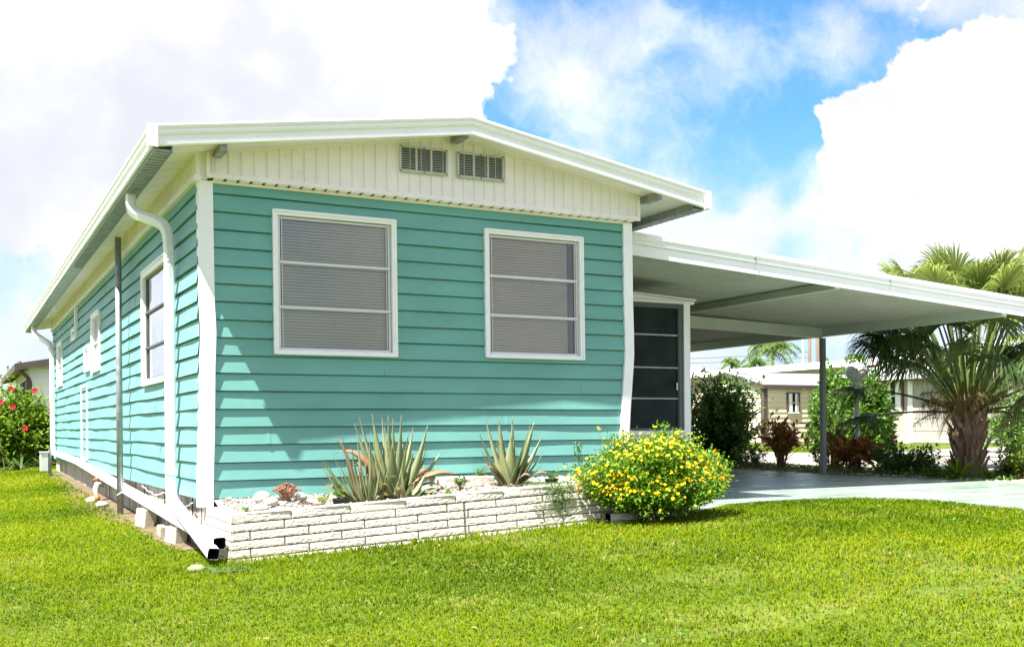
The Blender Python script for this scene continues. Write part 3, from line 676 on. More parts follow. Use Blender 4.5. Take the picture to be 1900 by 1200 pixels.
for row in range(7):
    za = z1 - .009 - .0535; zb_ = z1 - .009
    off = .0 if row % 2 else -L * .42
    u = PX0 + off + .12
    us = [PX0] + [v for v in (PX0 + .12 + off + k * L for k in range(0, 12)) if PX0 + .08 < v < PX1 - .05] + [PX1]
    us2 = []
    for v in us:
        us2.append(v)
    for a, b in zip(us2, us2[1:]):
        segs = [(a, b)] if not (a < CR - .03 < b - .06) else [(a, CR - .004), (CR + .004, b)]
        for s0, s1 in segs:
            sd += 1; brick(bw, TF, s0 + (.0055 if s0 > PX0 else -(.0045 + .0068 * (row + 1))), s1 - (.0055 if s1 < PX1 else 0), za, zb_, .0035 + .0068 * (row + 1) + R.uniform(-.0008, .0008), .0042, sd)
    for T_ in (TLf, TRt):
        cut = .38 if row % 2 else .58
        for a, b in ((0, cut - .004), (cut + .004, PY1 - PY0)):
            sd += 1; brick(bw, T_, a - (0 if a else .0045 + .0068 * (row + 1)), b, za, zb_, .0035 + .0068 * (row + 1), .0042, sd)
    z1 = za
bw.build('brick_courses', planter)
mt = MB(); pl = [(PX0 + .006, PY0 + .006), (PX1 - .006, PY0 + .006), (PX1 - .006, PY1), (PX0 + .006, PY1)]
mt.prism(pl, lambda x, y: ptop(x) - .46, lambda x, y: ptop(x) - .050, M['mortar']); hh = .06 + 7 * .0625; nb_ = .0068 * 8
for Tm, ua, ub in ((TF, PX0 + .01, PX1 - .01), (TLf, .01, .9), (TRt, .01, .9)):
    mt.add([Tm(ua, -.002 + nb_, .38 - hh), Tm(ub, -.002 + nb_, .38 - hh), Tm(ub, -.0005, .375), Tm(ua, -.0005, .375)], [(0, 1, 2, 3)], M['mortar'])
mt.build('mortar_bed', planter)
# gravel fill: many small stones, mounded at the left end
SOIL = [(1.10, -.50, .36, .24), (2.25, -.42, .20, .16), (.64, -.60, .12, .10), (.42, -.55, .10, .08)]
def gravel(name, label, f, n, x0, x1, y0, y1, s0, s1, mat, extra=None):
    oct_ = np.array([(1, 0, 0), (0, 1, 0), (-1, 0, 0), (0, -1, 0), (0, 0, 1), (0, 0, -1), (.6, .6, .5), (-.6, .6, -.5)], float)[:6]
    Fo = np.array([(0, 1, 4), (1, 2, 4), (2, 3, 4), (3, 0, 4), (1, 0, 5), (2, 1, 5), (3, 2, 5), (0, 3, 5)])
    x = NR.uniform(x0, x1, n); y = NR.uniform(y0, y1, n); s = s0 + (s1 - s0) * NR.random(n) ** 3
    if extra:
        kk = np.ones(n, bool)
        for (sx, sy, ra, rb) in SOIL: kk &= ~((((x - sx) / ra) ** 2 + ((y - sy) / rb) ** 2 < 1) & (NR.random(n) < .9))
        x, y, s = x[kk], y[kk], s[kk]; n = len(x)
    z = np.array([f(a, b) for a, b in zip(x, y)])
    V = oct_[None] * s[:, None, None] * NR.uniform(.6, 1.25, (n, 6, 3)) * np.array([1, 1, .75]); a = NR.random(n) * 6.28
    c, sn = np.cos(a), np.sin(a); X = V[:, :, 0] * c[:, None] - V[:, :, 1] * sn[:, None]; Y = V[:, :, 0] * sn[:, None] + V[:, :, 1] * c[:, None]
    V = np.stack([X + x[:, None], Y + y[:, None], V[:, :, 2] + z[:, None] + s[:, None] * .25], -1).reshape(-1, 3)
    F = (Fo[None] + (np.arange(n) * 6)[:, None, None]).reshape(-1, 3)
    mb = MB(); mb.add(V, F, mat, np.repeat(NR.random(n), 6))
    if extra: extra(mb)
    return tag(mb.build(name), label, 'gravel', kind='stuff')
def fill(x, y):
    h = ptop(x) - .022 + .004 * math.sin(x * 9) * math.sin(y * 13)
    h += .075 * math.exp(-((x - .22) / .22) ** 2 - ((y + .40) / .2) ** 2) + .04 * math.exp(-((x - 1.9) / .5) ** 2 - ((y + .3) / .3) ** 2)
    h += .03 * max(0, (y + .5) / .5) + .06 * max(0, (y + .3) / .3) * max(0, 1 - (x + .26) / 1.4)
    return h
def fillbase(mb):
    nx, ny = 110, 22; V = [(PX0 + .05 + (PX1 - PX0 - .1) * i / nx, PY0 + .05 + (PY1 - PY0 - .07) * j / ny, 0) for i in range(nx + 1) for j in range(ny + 1)]
    V = [(x, y, fill(x, y) - .006) for x, y, _ in V]
    FF = {0: [], 1: []}
    for i in range(nx):
        for j in range(ny):
            a = i * (ny + 1) + j; x, y = V[a][0], V[a][1]; FF[int(any(((x - sx) / ra) ** 2 + ((y - sy) / rb) ** 2 < 1.1 for sx, sy, ra, rb in SOIL))].append((a, a + ny + 1, a + ny + 2, a + 1))
    mb.add(V, FF[0], M['gravelm'], .3, smooth=True); mb.add(V, FF[1], M['soil'], smooth=True)
gravel('gravel', 'white gravel and small shells filling the brick planter', fill, 9000, PX0 + .10, PX1 - .05, PY0 + .10, PY1, .006, .020, M['gravelm'], fillbase)
for i, (x, y, r, sc, lab) in enumerate([(.02, -.62, .045, (1.3, 1, .8), 'white pebble at the left end of the planter, lowest on the mound'), (.12, -.52, .05, (1.1, 1.2, .8), 'large white pebble in front of the pink succulent'),
        (.10, -.33, .06, (1.2, 1, .9), 'large white pebble left of the pink succulent by the wall'), (.38, -.40, .05, (1.2, 1, .8), 'white pebble right behind the pink succulent'), (1.66, -.42, .036, (1, 1, 1), 'round white pebble beside the sprouting weed right of the large aloe')]):
    mb = MB(); mb.sphere((x, y, fill(x, y) + r * .35), r, M['gravelm'], 14, 9, sc, .05, .6); tag(mb.build('pebble'), lab, 'pebble', 'loose white pebbles in the planter')
mb = MB(); T = lambda a, b, c: (1.93 + a, -.17 + b, fill(1.93, -.2) + c); mb.box((-.24, -.11, -.02), (.24, .11, .055), M['brick'], T)
o = tag(mb.build('stone_slab'), 'flat pale stone slab lying in the planter against the teal wall', 'stone slab'); mm = o.modifiers.new('b', 'BEVEL'); mm.width = .006

# ------------------------------------------------------------------ plants
def unit(v): v = np.asarray(v, float); return v / (np.linalg.norm(v) + 1e-9)
def succ_leaf(mb, B, T, w, mat, bow=.35, n=12, thick=.28, rnd=.5, side=None, curl=0, teeth=True, updir=(0, 0, 1)):
    "fleshy tapered leaf from B to T"
    w = w * 1.55
    B = np.array(B, float); T = np.array(T, float); L = np.linalg.norm(T - B); up = np.array(updir, float)
    dv = T - B; tw = R.uniform(.45, 1.0)
    Cc = B + (np.array([dv[0] * .42, dv[1] * .42, max(dv[2], 0) * .9 + .12 * L]) if curl > .04 else np.array([dv[0] * .62, dv[1] * .62, dv[2] * .42]))
    P = [(1 - t) ** 2 * B + 2 * t * (1 - t) * Cc + t * t * T for t in np.linspace(0, 1, n)]
    if curl:
        for i in range(n):
            t = i / (n - 1)
            if t > .6: P[i] = P[i] - np.array([0, 0, 1]) * curl * ((t - .6) / .4) ** 2
    P = np.array(P); Tn = np.gradient(P, axis=0); V = []; tt = []
    ax = unit(T - B); o = unit(np.array([ax[0], ax[1], .001])); s0 = unit(np.cross(o, (0, 0, 1)))
    if side is not None: s0 = unit(side)
    else:
        q_ = .9 * (1 if s0[0] >= 0 else -1); s0 = unit(s0 + np.array([q_ * abs(o[0]), 0, 0]))
    for i in range(n):
        t = i / (n - 1); d = unit(Tn[i]); s = unit(s0 - d * (s0 @ d)); N = np.cross(s, d)
        if N[2] < 0 and abs(d[2]) < .5: N = -N
        c1, s1_ = math.cos(tw * abs(o[0])), math.sin(tw * abs(o[0])); s2 = s * c1 + N * s1_; N2 = N * c1 - s * s1_
        if N2[1] > (N * c1 + s * s1_)[1]: s2 = s * c1 - N * s1_; N2 = N * c1 + s * s1_
        s, N = s2, N2
        ww = w * .5 * ((1 - t) ** .95 * (1 + .35 * math.sin(t * 3.1)) + .012); th = ww * thick * 2 * (1 - .4 * t)
        for a, b in ((-1, .25), (-.5, -.35), (0, -.6), (.5, -.35), (1, .25), (0, -.02)):
            V.append(P[i] + s * a * ww + N * b * th); tt.append(t)
    F = [(i * 6 + j, i * 6 + (j + 1) % 6, (i + 1) * 6 + (j + 1) % 6, (i + 1) * 6 + j) for i in range(n - 1) for j in range(6)]
    F += [tuple(range(5, -1, -1)), tuple((n - 1) * 6 + j for j in range(6))]
    mb.add(V, F, mat, rnd, np.array(tt), smooth=True)
    if teeth:
        for i in range(1, n - 2):
            for sg in (0, 4):
                for f in (.25, .75):
                    a = np.array(V[i * 6 + sg]) * (1 - f) + np.array(V[(i + 1) * 6 + sg]) * f; d = unit(np.array(V[(i + 1) * 6 + sg]) - np.array(V[i * 6 + sg])); s = unit(a - P[i]) 
                    mb.add([a - d * .003, a + d * .003, a + s * .005 + d * .002], [(0, 1, 2)], mat, 1., .3)
def aloe(name, label, cx, cy, tips, base_w=.10, sc=1.0, group=None, small=0, seed=1):
    rr = random.Random(seed); z0 = fill(cx, cy) + .0
    e = empty(name, label, 'aloe', group); e.location = (cx, cy, z0)
    for (dx, dz, dy, w, kind) in tips:
        dx = dx * (1.12 if abs(dx) > .13 else 1.)
        mb = MB(); bx = cx + base_w * unit((dx, .001 + dy, 0))[0] * rr.uniform(.3, .7) * min(1, abs(dx) * 2.5 + .1); by = cy + base_w * .5 * (dy * 1.5) + rr.uniform(-.03, .03)
        m = M['aloe_dead'] if kind == 'd' else M['aloe']
        succ_leaf(mb, (bx, by, z0 - .03), (cx + dx * sc, cy + dy * sc, z0 + dz * sc), w, m, bow=.25 if kind != 'd' else .35, rnd=rr.random(), curl=.05 if kind == 'd' else rr.uniform(-.0, .02), thick=.3 if kind != 'd' else .12)
        mb.build('leaf', e, (0, 0, 0)); e.children[-1].location = -e.location if False else (0, 0, 0)
    return e
# leaves given as (sideways, height, towards wall, width, kind): seen one by one in the photograph
def off_children(e):
    for c in e.children: c.location = Vector(c.location) - Vector(e.location)
big = [(-.29, .62, .05, .05, 'g'), (-.235, .675, .10, .05, 'g'), (-.20, .575, -.05, .065, 'g'), (-.15, .71, .06, .055, 'g'), (-.09, .585, -.02, .055, 'g'), (-.065, .665, .10, .06, 'g'), (-.03, .68, .05, .065, 'g'),
       (.04, .665, .12, .05, 'g'), (.075, .68, .02, .06, 'g'), (.085, .56, -.12, .085, 'g'), (-.08, .45, -.16, .09, 'g'), (.175, .585, .06, .055, 'g'), (.285, .615, .03, .055, 'g'), (.265, .51, -.08, .07, 'g'),
       (.42, .385, .08, .045, 'g'), (.53, .20, .0, .075, 'd'), (.36, .23, .10, .07, 'd'), (.39, .11, -.05, .055, 'd'), (.33, .075, -.10, .05, 'g'), (.24, .17, -.18, .06, 'd'), (-.44, .41, .06, .06, 'd'),
       (.18, .21, -.12, .05, 'g'), (-.15, .22, -.2, .045, 'g'), (.02, .2, -.22, .05, 'g'), (-.22, .03, -.2, .06, 'd'), (.0, .5, .12, .08, 'g'), (.12, .46, .1, .08, 'g'), (-.16, .4, .0, .07, 'g')]
rr = random.Random(21)
for i in range(16):
    a = rr.uniform(-.30, .30); big.append((a, rr.uniform(.22, .56) * (1 - abs(a)), rr.uniform(-.2, .12), rr.uniform(.03, .055), 'g'))
e = aloe('aloe_plant', 'largest aloe with tall grey green leaves and orange dry ones', 1.17, -.42, big, .13); off_children(e)
rr = random.Random(11); tips = [(-.37, .36, .0, .036, 'g'), (-.36, .29, -.06, .036, 'g'), (-.36, .13, -.06, .03, 'g'), (-.34, .37, .05, .03, 'g'), (-.27, .41, .02, .034, 'g'), (-.29, .53, .06, .03, 'd'), (-.195, .57, .04, .04, 'g'), (-.14, .53, .02, .03, 'g'), (-.09, .55, .06, .032, 'g'),
     (-.06, .43, .08, .03, 'g'), (.03, .57, .08, .03, 'g'), (.0, .44, -.04, .036, 'g'), (.07, .31, -.06, .036, 'g'), (-.03, .32, -.1, .04, 'g'), (-.10, .48, -.02, .04, 'g'), (-.26, .04, -.1, .03, 'd'), (.12, .38, .05, .03, 'g'), (-.21, .33, .0, .045, 'g'), (-.16, .40, -.05, .05, 'g')]
for i in range(56):
    a = rr.uniform(-.36, .18); tips.append((a, rr.uniform(.12, .40) * (1 - abs(a) * .6), rr.uniform(-.16, .12), rr.uniform(.018, .032), 'g' if rr.random() < .8 else 'd'))
tips = [(a, b, c, d * .62, k if q % 3 else 'g') for q, (a, b, c, d, k) in enumerate(tips)]
e = aloe('aloe_plant', 'dense cluster of small dark aloe pups left of the largest aloe', .93, -.50, tips, .22, seed=4); off_children(e)
tips = [(-.05, .17, -.06, .03, 'g'), (-.03, .26, .0, .04, 'g'), (.03, .16, -.08, .05, 'g'), (.08, .20, -.05, .045, 'g'), (.14, .16, .0, .05, 'g'), (.17, .13, -.06, .045, 'g'), (-.10, .11, -.08, .035, 'd'), (.19, .23, .05, .04, 'g'), (-.12, .16, 0, .03, 'g'), (.1, .08, -.12, .05, 'g')]
e = aloe('aloe_plant', 'small low aloe at the planter edge in front of the largest aloe', 1.16, -.68, tips, .06, seed=6); off_children(e)
tips = [(-.255, .49, .02, .045, 'g'), (-.185, .625, .06, .04, 'g'), (-.08, .60, .03, .05, 'g'), (-.045, .60, .1, .04, 'g'), (.065, .625, .05, .045, 'g'), (.175, .55, -.04, .075, 'g'), (.25, .565, .04, .06, 'g'), (.325, .455, .03, .04, 'g'), (.345, .36, -.02, .035, 'g'), (-.255, .325, -.02, .05, 'g'),
        (-.03, .44, -.1, .09, 'g'), (.09, .40, -.12, .085, 'g'), (-.12, .42, -.04, .08, 'g'), (.18, .30, -.12, .06, 'g'), (-.24, .17, -.06, .05, 'd'), (.38, .10, -.06, .04, 'd'), (.14, .10, -.14, .05, 'd'), (-.05, .52, .1, .07, 'g'), (.1, .5, .1, .07, 'g'), (-.1, .3, .1, .06, 'g')]
rr = random.Random(22)
for i in range(9):
    a = rr.uniform(-.22, .25); tips.append((a, rr.uniform(.2, .5) * (1 - abs(a)), rr.uniform(-.16, .1), rr.uniform(.03, .05), 'g'))
e = aloe('aloe_plant', 'single aloe with fanned pale leaves near the right window', 2.25, -.40, tips, .10, seed=8); off_children(e)

def leaf_cloud(mb, Cn, D, N, L, W, mat, rnd, tt=0):
    "leaves: folded six-point blades. Cn base points, D directions, N normals"
    Sd = np.cross(D, N); Sd /= np.linalg.norm(Sd, axis=1)[:, None] + 1e-9; N = np.cross(Sd, D)
    L = np.broadcast_to(L, (len(Cn),))[:, None]; W = np.broadcast_to(W, (len(Cn),))[:, None]
    P0 = Cn; a = Cn + D * L * .42; t = Cn + D * L - N * L * .12
    l1 = a + Sd * W * .5 + N * W * .16; r1 = a - Sd * W * .5 + N * W * .16
    V = np.stack([P0, r1, t, l1, a - N * W * .03], 1).reshape(-1, 3); i = np.arange(len(Cn)) * 5
    F = np.concatenate([np.stack([i, i + 1, i + 4], -1), np.stack([i + 1, i + 2, i + 4], -1), np.stack([i + 2, i + 3, i + 4], -1), np.stack([i + 3, i, i + 4], -1)])
    mb.add(V, F, mat, np.repeat(rnd, 5), tt)
def rdir(n):
    v = NR.normal(0, 1, (n, 3)); return v / np.linalg.norm(v, axis=1)[:, None]
def bush(name, label, cat, base, tips_f, nstem, leaf, mat, per=24, start=.3, stemr=.006, group=None, spread=.1, jitter=.03, twig=None, crown='foliage', bright=.0, flowers=None, ctrl=.55):
    """stems curve from the base to tips; leaves sit along them. leaf=(len,width)"""
    e = empty(name, label, cat, group); base = np.array(base, float); e.location = base
    st = MB(); allc = []; alld = []; alln = []; T_ = []
    for k in range(nstem):
        t = np.array(tips_f(k), float); b0 = np.array([NR.normal(0, spread), NR.normal(0, spread), 0])
        c = np.array([b0[0] * .8 + t[0] * (1 - ctrl) * .6, b0[1] * .8 + t[1] * (1 - ctrl) * .6, t[2] * ctrl])
        q = np.linspace(0, 1, 9)[:, None]; P = (1 - q) ** 2 * b0 + 2 * q * (1 - q) * c + q * q * t
        if k < 90: st.tube(P, np.linspace(stemr, stemr * .3, 9), M['twig'], 5, cap=False)
        u = start + (1 - start) * NR.random(per) ** .7; u = np.append(u, 1.)
        u = u[:, None]; pos = (1 - u) ** 2 * b0 + 2 * u * (1 - u) * c + u * u * t
        tan = 2 * (1 - u) * (c - b0) + 2 * u * (t - c); tan /= np.linalg.norm(tan, axis=1)[:, None] + 1e-9
        rd = rdir(len(u)); d = tan * .5 + rd * .8 + np.array([0, 0, .15]); d /= np.linalg.norm(d, axis=1)[:, None]
        allc.append(pos + rd * NR.random((len(u), 1)) * jitter); alld.append(d); alln.append(np.array([0, 0, 1.]) + rdir(len(u)) * .6); T_.append((t, tan[-1]))
    Cn = np.concatenate(allc); Cn[:, 2] = np.maximum(Cn[:, 2], .01); D = np.concatenate(alld); N = np.concatenate(alln); n = len(Cn)
    sz = NR.uniform(.6, 1.2, n); mb = MB(); leaf_cloud(mb, Cn, D, N, leaf[0] * sz, leaf[1] * sz, mat, np.clip(NR.beta(2, 2.2, n) + bright, 0, 1))
    mb.build(crown, e); st.build('stems', e)
    return e, T_
def blossom(mb, c, d, r, mat, petals=6, layers=1, rnd=None):
    d = unit(d); a = unit(np.cross(d, (.3, .2, 1))); b = np.cross(d, a)
    for l in range(layers):
        for k in range(petals):
            t = 2 * math.pi * (k + .5 * l) / petals + R.uniform(-.15, .15); v = a * math.cos(t) + b * math.sin(t); s = np.cross(d, v); h = .25 + .4 * l
            p = c + d * (l * .25 * r)
            mb.add([p, p + v * r * .6 + s * r * .38 + d * r * h * .6, p + v * r * 1.0 + d * r * h * .7, p + v * r * .6 - s * r * .38 + d * r * h * .6], [(0, 1, 2), (0, 2, 3)], mat, R.random() if rnd is None else rnd)

scatter_leaves()
# lantana
def lant(k):
    while True:
        a = R.uniform(0, 2 * math.pi); q = R.random(); ph = math.acos(1 - q * 1.12) if q < .9 else R.uniform(1.3, 1.75)
        rr_ = R.uniform(.80, 1.04) * (1.12 if R.random() < .05 else 1) * (1 + .13 * math.sin(3 * a + 1) + .08 * math.sin(7 * ph + 2 * a))
        x, y, z = .73 * math.sin(ph) * math.cos(a) * rr_, .52 * math.sin(ph) * math.sin(a) * rr_, .27 + .50 * math.cos(ph) * rr_
        if x > .35 and z < .3: z += .02
        if y > .0 and R.random() < .3: continue
        return (x, y, max(z, .03))
e, tp = bush('lantana_bush', 'rounded lantana bush covered in yellow blossoms at the planter end', 'flowering bush', (3.27, -1.14, .16), lant, 1250, (.036, .020), M['lantana'], per=30, start=.45, stemr=.005, jitter=.05, spread=.12, bright=.02)
R.shuffle(tp); fl = MB(); nb = 0; tp.sort(key=lambda q: -(math.sin(q[0][0] * 9 + 2) * math.sin(q[0][1] * 11) + math.sin(q[0][2] * 13 + q[0][0] * 5)) * .6 - R.random() * 2.2 - q[0][2] * 1.3)
tp2 = [(t, d) for t, d in tp if t[2] > .12 and (t[1] < .25)]
for t, d in tp2[:540]:
    mb = MB() if nb < 100 else fl; c = t + np.array(d) * .012
    nn = R.choice((1, 1, 2, 3)); rn = R.random() * .5 + (.5 if t[2] > .45 else 0)
    for q in range(nn): blossom(mb, c + np.array([R.uniform(-.02, .02), R.uniform(-.02, .02), R.uniform(-.008, .012)]) * (q > 0), unit(d + np.array([0, -.3, .5])), R.uniform(.010, .0155), M['petal_y'], 6, 2, rn)
    if nb < 100: mb.build('blossom', e)
    nb += 1
o = fl.build('blossoms', e); o['kind'] = 'stuff'
# brick footing seen under the bush
mb = MB()
for r_ in range(2):
    for a, b in ((2.82, 3.15), (3.16, 3.50)):
        sd += 1; brick(mb, lambda u, n, z: (u, -1.14 - n, z), a, b, .15 + r_ * .062, .15 + r_ * .062 + .056, 0, .008, sd)
mb.box((2.82, -1.135, .10), (3.50, -.98, .27), M['mortar'])
mb.F = mb.F; tag(mb.build('brick_edging'), 'short low row of shaded bricks underneath the yellow lantana bush', 'brick edging')

# small planter plants
def seedling(name, label, cat, x, y, h, n, ls, mat, z=None, group=None, w=.05):
    z = fill(x, y) if z is None else z
    return bush(name, label, cat, (x, y, z), lambda k: (R.uniform(-w, w), R.uniform(-w, w), h * R.uniform(.5, 1)), n, (ls, ls * .6), mat, per=7, start=.35, stemr=.0022, spread=.008, jitter=.012, group=group)
def pot(x, y, r, h, label, plabel, ph=.11):
    z = fill(x, y) - .008
    mb = MB(); p = [(r * .82, 0), (r, h), (r * 1.06, h), (r * 1.06, h + .012), (r * .92, h + .012), (r * .9, h * .8), (.0001, h * .8)]; k = 20; V = [(x + a * math.cos(2 * math.pi * j / k), y + a * math.sin(2 * math.pi * j / k), z + b) for a, b in p for j in range(k)]
    mb.add(V, [(i * k + j, i * k + (j + 1) % k, (i + 1) * k + (j + 1) % k, (i + 1) * k + j) for i in range(len(p) - 1) for j in range(k)], M['blackp'])
    tag(mb.build('plant_pot'), label, 'pot', 'black plastic pots in the planter')
    seedling('potted_seedling', plabel, 'plant', x, y, ph, 7, .034, M['mdleaf'], z + h * .8, 'seedlings in the black pots')
pot(.64, -.60, .055, .045, 'black plastic pot sunk in gravel left of the aloes', 'leafy seedling growing in the pot left of the aloes', .12)
pot(2.62, -.50, .058, .045, 'black plastic pot near the lantana bush and single aloe', 'tiny sprout growing in the pot beside the lantana bush', .06)
seedling('weed', 'bright green weed sprouting in gravel right of the largest aloe', 'weed', 1.73, -.50, .11, 12, .034, M['mdleaf'], group='weeds in the planter')
seedling('weed', 'small weed at the foot of the white pebble in the planter', 'weed', 1.56, -.62, .05, 6, .024, M['ylleaf'], group='weeds in the planter')
seedling('weed', 'weed behind the orange dry aloe leaves against the wall', 'weed', 1.62, -.14, .17, 8, .034, M['mdleaf'], group='weeds in the planter')
seedling('weed', 'weed climbing just left of the single right aloe', 'weed', 2.10, -.12, .14, 10, .03, M['mdleaf'], group='weeds in the planter')
seedling('weed', 'sparse weed between the pink succulent and the black pot', 'weed', .50, -.62, .06, 8, .026, M['ylleaf'], group='weeds in the planter')
seedling('weed', 'low weed at the far left corner of the planter', 'weed', -.10, -.70, .035, 8, .022, M['mdleaf'], group='weeds in the planter')
# pink succulent
e = empty('pink_succulent', 'dusty pink branching succulent on the gravel mound', 'succulent'); e.location = (.255, -.46, fill(.255, -.46))
mb = MB(); st = MB()
for k in range(60):
    a = R.uniform(0, 6.28); q = R.random() ** .6; t = np.array([.105 * q * math.cos(a), .08 * q * math.sin(a), .035 + .075 * (1 - q * q * .6) * R.uniform(.7, 1.1)])
    st.tube([(t[0] * .2, t[1] * .2, -.01), t * .6, t], [.004, .003, .002], M['pink'], 5, rnd=.2)
    n = 9; D = rdir(n); D[:, 2] = np.abs(D[:, 2]) * .8; leaf_cloud(mb, np.repeat(t[None], n, 0), D, rdir(n), .022, .012, M['pink'], NR.random(n))
mb.build('leaves', e); st.build('stems', e)
# vine hanging over the planter wall
e = empty('creeping_vine', 'thin green creeping vine spilling over the planter wall', 'vine'); mb = MB(); st = MB()
for k in range(42):
    x0 = R.gauss(2.42, .085); yy = PY0 + .02; zt = ptop(x0) + .01; ln = R.uniform(.08, .34) if k < 34 else .05
    pts = [(x0 + R.uniform(-.25, .15), PY0 + .12, zt + .012), (x0, PY0 + .02, zt + .012), (x0 + R.uniform(-.02, .02), PY0 - .035, zt - .02)]
    for q in range(1, 6): pts.append((pts[2][0] + R.gauss(0, .015) * q, PY0 - .03 - R.uniform(0, .012), zt - .02 - ln * q / 5))
    st.tube(pts, .0013, M['mdleaf'], 4, rnd=.3); P = np.array(pts)
    n = 16; ii = NR.uniform(0, len(P) - 1.01, n); a = ii.astype(int); f = (ii - a)[:, None]; c = P[a] * (1 - f) + P[a + 1] * f
    D = rdir(n); D[:, 1] = -abs(D[:, 1]) * .6; leaf_cloud(mb, c, D, np.array([0, -1., .4]) + rdir(n) * .5, .017, .009, M['mdleaf'], NR.random(n))
mb.build('leaves', e); st.build('stems', e)
bush('spindly_plant', 'spindly blue green sprig standing left of the lantana bush', 'plant', (2.78, -.72, ptop(2.78)), lambda k: (R.uniform(-.06, .03), R.uniform(-.03, .03), R.uniform(.20, .36)), 5, (.03, .012), M['mdleaf'], per=22, start=.5, stemr=.002, spread=.01, jitter=.01)

# ------------------------------------------------------------------ carport
cp = empty('carport', 'white metal carport with ribbed ceiling attached to the right side', 'carport')
CY0, CX0, CX1, CY1 = .60, 3.86, 10.50, 8.4
fb = lambda x: 2.794 + (x - 4.227) * (2.429 - 2.794) / (10.264 - 4.227)
mb = MB(); path = [(CX0, CY0, fb(CX0)), (CX1, CY0, fb(CX1))]
strip_sweep(mb, path, [(-.03, 0), (.0, 0), (.0, .115), (-.03, .115)], M['carport_w'])
strip_sweep(mb, path, [(-.03, .118), (.010, .118), (.016, .135), (.016, .150), (.006, .158), (.006, .170), (.022, .182), (.026, .200), (.018, .212), (.022, .226), (.020, .240), (-.03, .240)], M['carport_w'])
for xx in (5.9, 8.0):
    mb.box((xx, CY0 - .0255, fb(xx) + .12), (xx + .004, CY0 + .0, fb(xx) + .238), M['galv'])
    mb.box((xx, CY0 - .0015, fb(xx) + .002), (xx + .003, CY0 + .0, fb(xx) + .113), M['galv'])
mb.build('front_fascia', cp)
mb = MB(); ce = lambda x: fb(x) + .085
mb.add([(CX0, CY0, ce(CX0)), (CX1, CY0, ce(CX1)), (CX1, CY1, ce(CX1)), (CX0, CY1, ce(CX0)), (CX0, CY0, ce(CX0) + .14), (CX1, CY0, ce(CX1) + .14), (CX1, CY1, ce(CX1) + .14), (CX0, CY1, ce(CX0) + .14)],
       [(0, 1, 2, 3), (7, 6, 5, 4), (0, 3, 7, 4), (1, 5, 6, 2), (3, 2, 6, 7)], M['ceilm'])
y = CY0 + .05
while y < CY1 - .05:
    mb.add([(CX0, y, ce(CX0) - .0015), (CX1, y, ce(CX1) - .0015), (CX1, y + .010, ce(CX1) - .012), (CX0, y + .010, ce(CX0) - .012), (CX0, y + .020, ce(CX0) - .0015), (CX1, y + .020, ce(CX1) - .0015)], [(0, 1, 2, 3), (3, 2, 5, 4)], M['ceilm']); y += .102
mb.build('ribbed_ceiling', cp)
def ybeam(x0, x1, y0, y1, za, zb_, h, mat, name='beam'):
    mb = MB(); mb.add([(x0, y0, za), (x1, y0, za), (x1, y0, za + h), (x0, y0, za + h), (x0, y1, zb_), (x1, y1, zb_), (x1, y1, zb_ + h), (x0, y1, zb_ + h)],
                      [(0, 1, 2, 3), (7, 6, 5, 4), (0, 4, 5, 1), (1, 5, 6, 2), (2, 6, 7, 3), (3, 7, 4, 0)], mat); return mb.build(name, cp)
ybeam(7.13, 7.21, CY0 + .02, CY1 - .1, ce(7.17) - .105, ce(7.17) - .105, .09, M['beamm'])
ybeam(10.08, 10.16, CY0 + .02, CY1 - .02, 2.40, 2.375, .16, M['beamm'])
mb = MB(); mb.ext([(5.95, 3.86, 2.478), (10.075, 3.86, 2.37), (10.075, 3.86, 2.53), (5.95, 3.86, 2.66)], (0, .08, 0), M['beamm']); mb.build('beam', cp)
mb = MB(); mb.ext([(CX0, 8.30, 2.55), (10.075, 8.30, 2.37), (10.075, 8.30, 2.50), (CX0, 8.30, 2.80)], (0, .08, 0), M['beamm']); mb.build('beam', cp)
for yy in (3.86, 13.0 - 5):
    if yy > 6: continue
    mb = MB(); mb.box((10.085, yy, SLABZ), (10.155, yy + .075, 2.372), M['postm']); mb.box((10.06, yy - .02, SLABZ), (10.18, yy + .095, SLABZ + .012), M['postm']); mb.build('post', cp)

# ------------------------------------------------------------------ screened porch beneath the carport
po = empty('screened_porch', 'screened porch with dark mesh panels under the carport', 'porch')
PY = 1.95; PXR = 5.985
mb = MB(); mb.box((PXR - .075, PY - .03, SLABZ), (PXR + .02, PY + .07, 2.50), M['white']); mb.box((3.78, PY - .015, SLABZ), (PXR - .075, PY + .05, .90), M['soffit'])
mb.box((3.78, PY - .035, .90), (PXR - .055, PY + .055, .945), M['white']); mb.build('porch_frame', po)
mb = MB(); mb.box((3.78, PY - .05, 2.497), (PXR + .07, PY + .05, 2.525), M['cream']); mb.ext([(3.78, PY - .03, 2.525), (PXR + .09, PY - .03, 2.525), (PXR + .09, PY - .03, 2.535), (3.78, PY - .03, 2.66)], (0, .04, 0), M['soffit'])
mb.ext([(3.78, PY - .055, 2.66), (PXR + .1, PY - .055, 2.545), (PXR + .1, PY - .055, 2.56), (3.78, PY - .055, 2.675)], (0, .06, 0), M['cream']); mb.build('porch_header', po)
mb = MB(); g = M['screenf']; x0, x1 = 3.80, PXR - .078
mb.box((x1 - .075, PY - .01, .946), (x1, PY + .03, 2.495), g); mb.box((x0, PY - .01, 2.44), (x1 - .075, PY + .03, 2.495), g); mb.box((x0, PY - .01, .946), (x1 - .075, PY + .03, .975), g)
mb.box((x1 - .060, PY - .016, .97), (x1 - .040, PY - .0105, 2.45), g)
w = mb.build('screen_window', po)
bz_ = [.975, 1.336, 1.712, 2.11, 2.44]
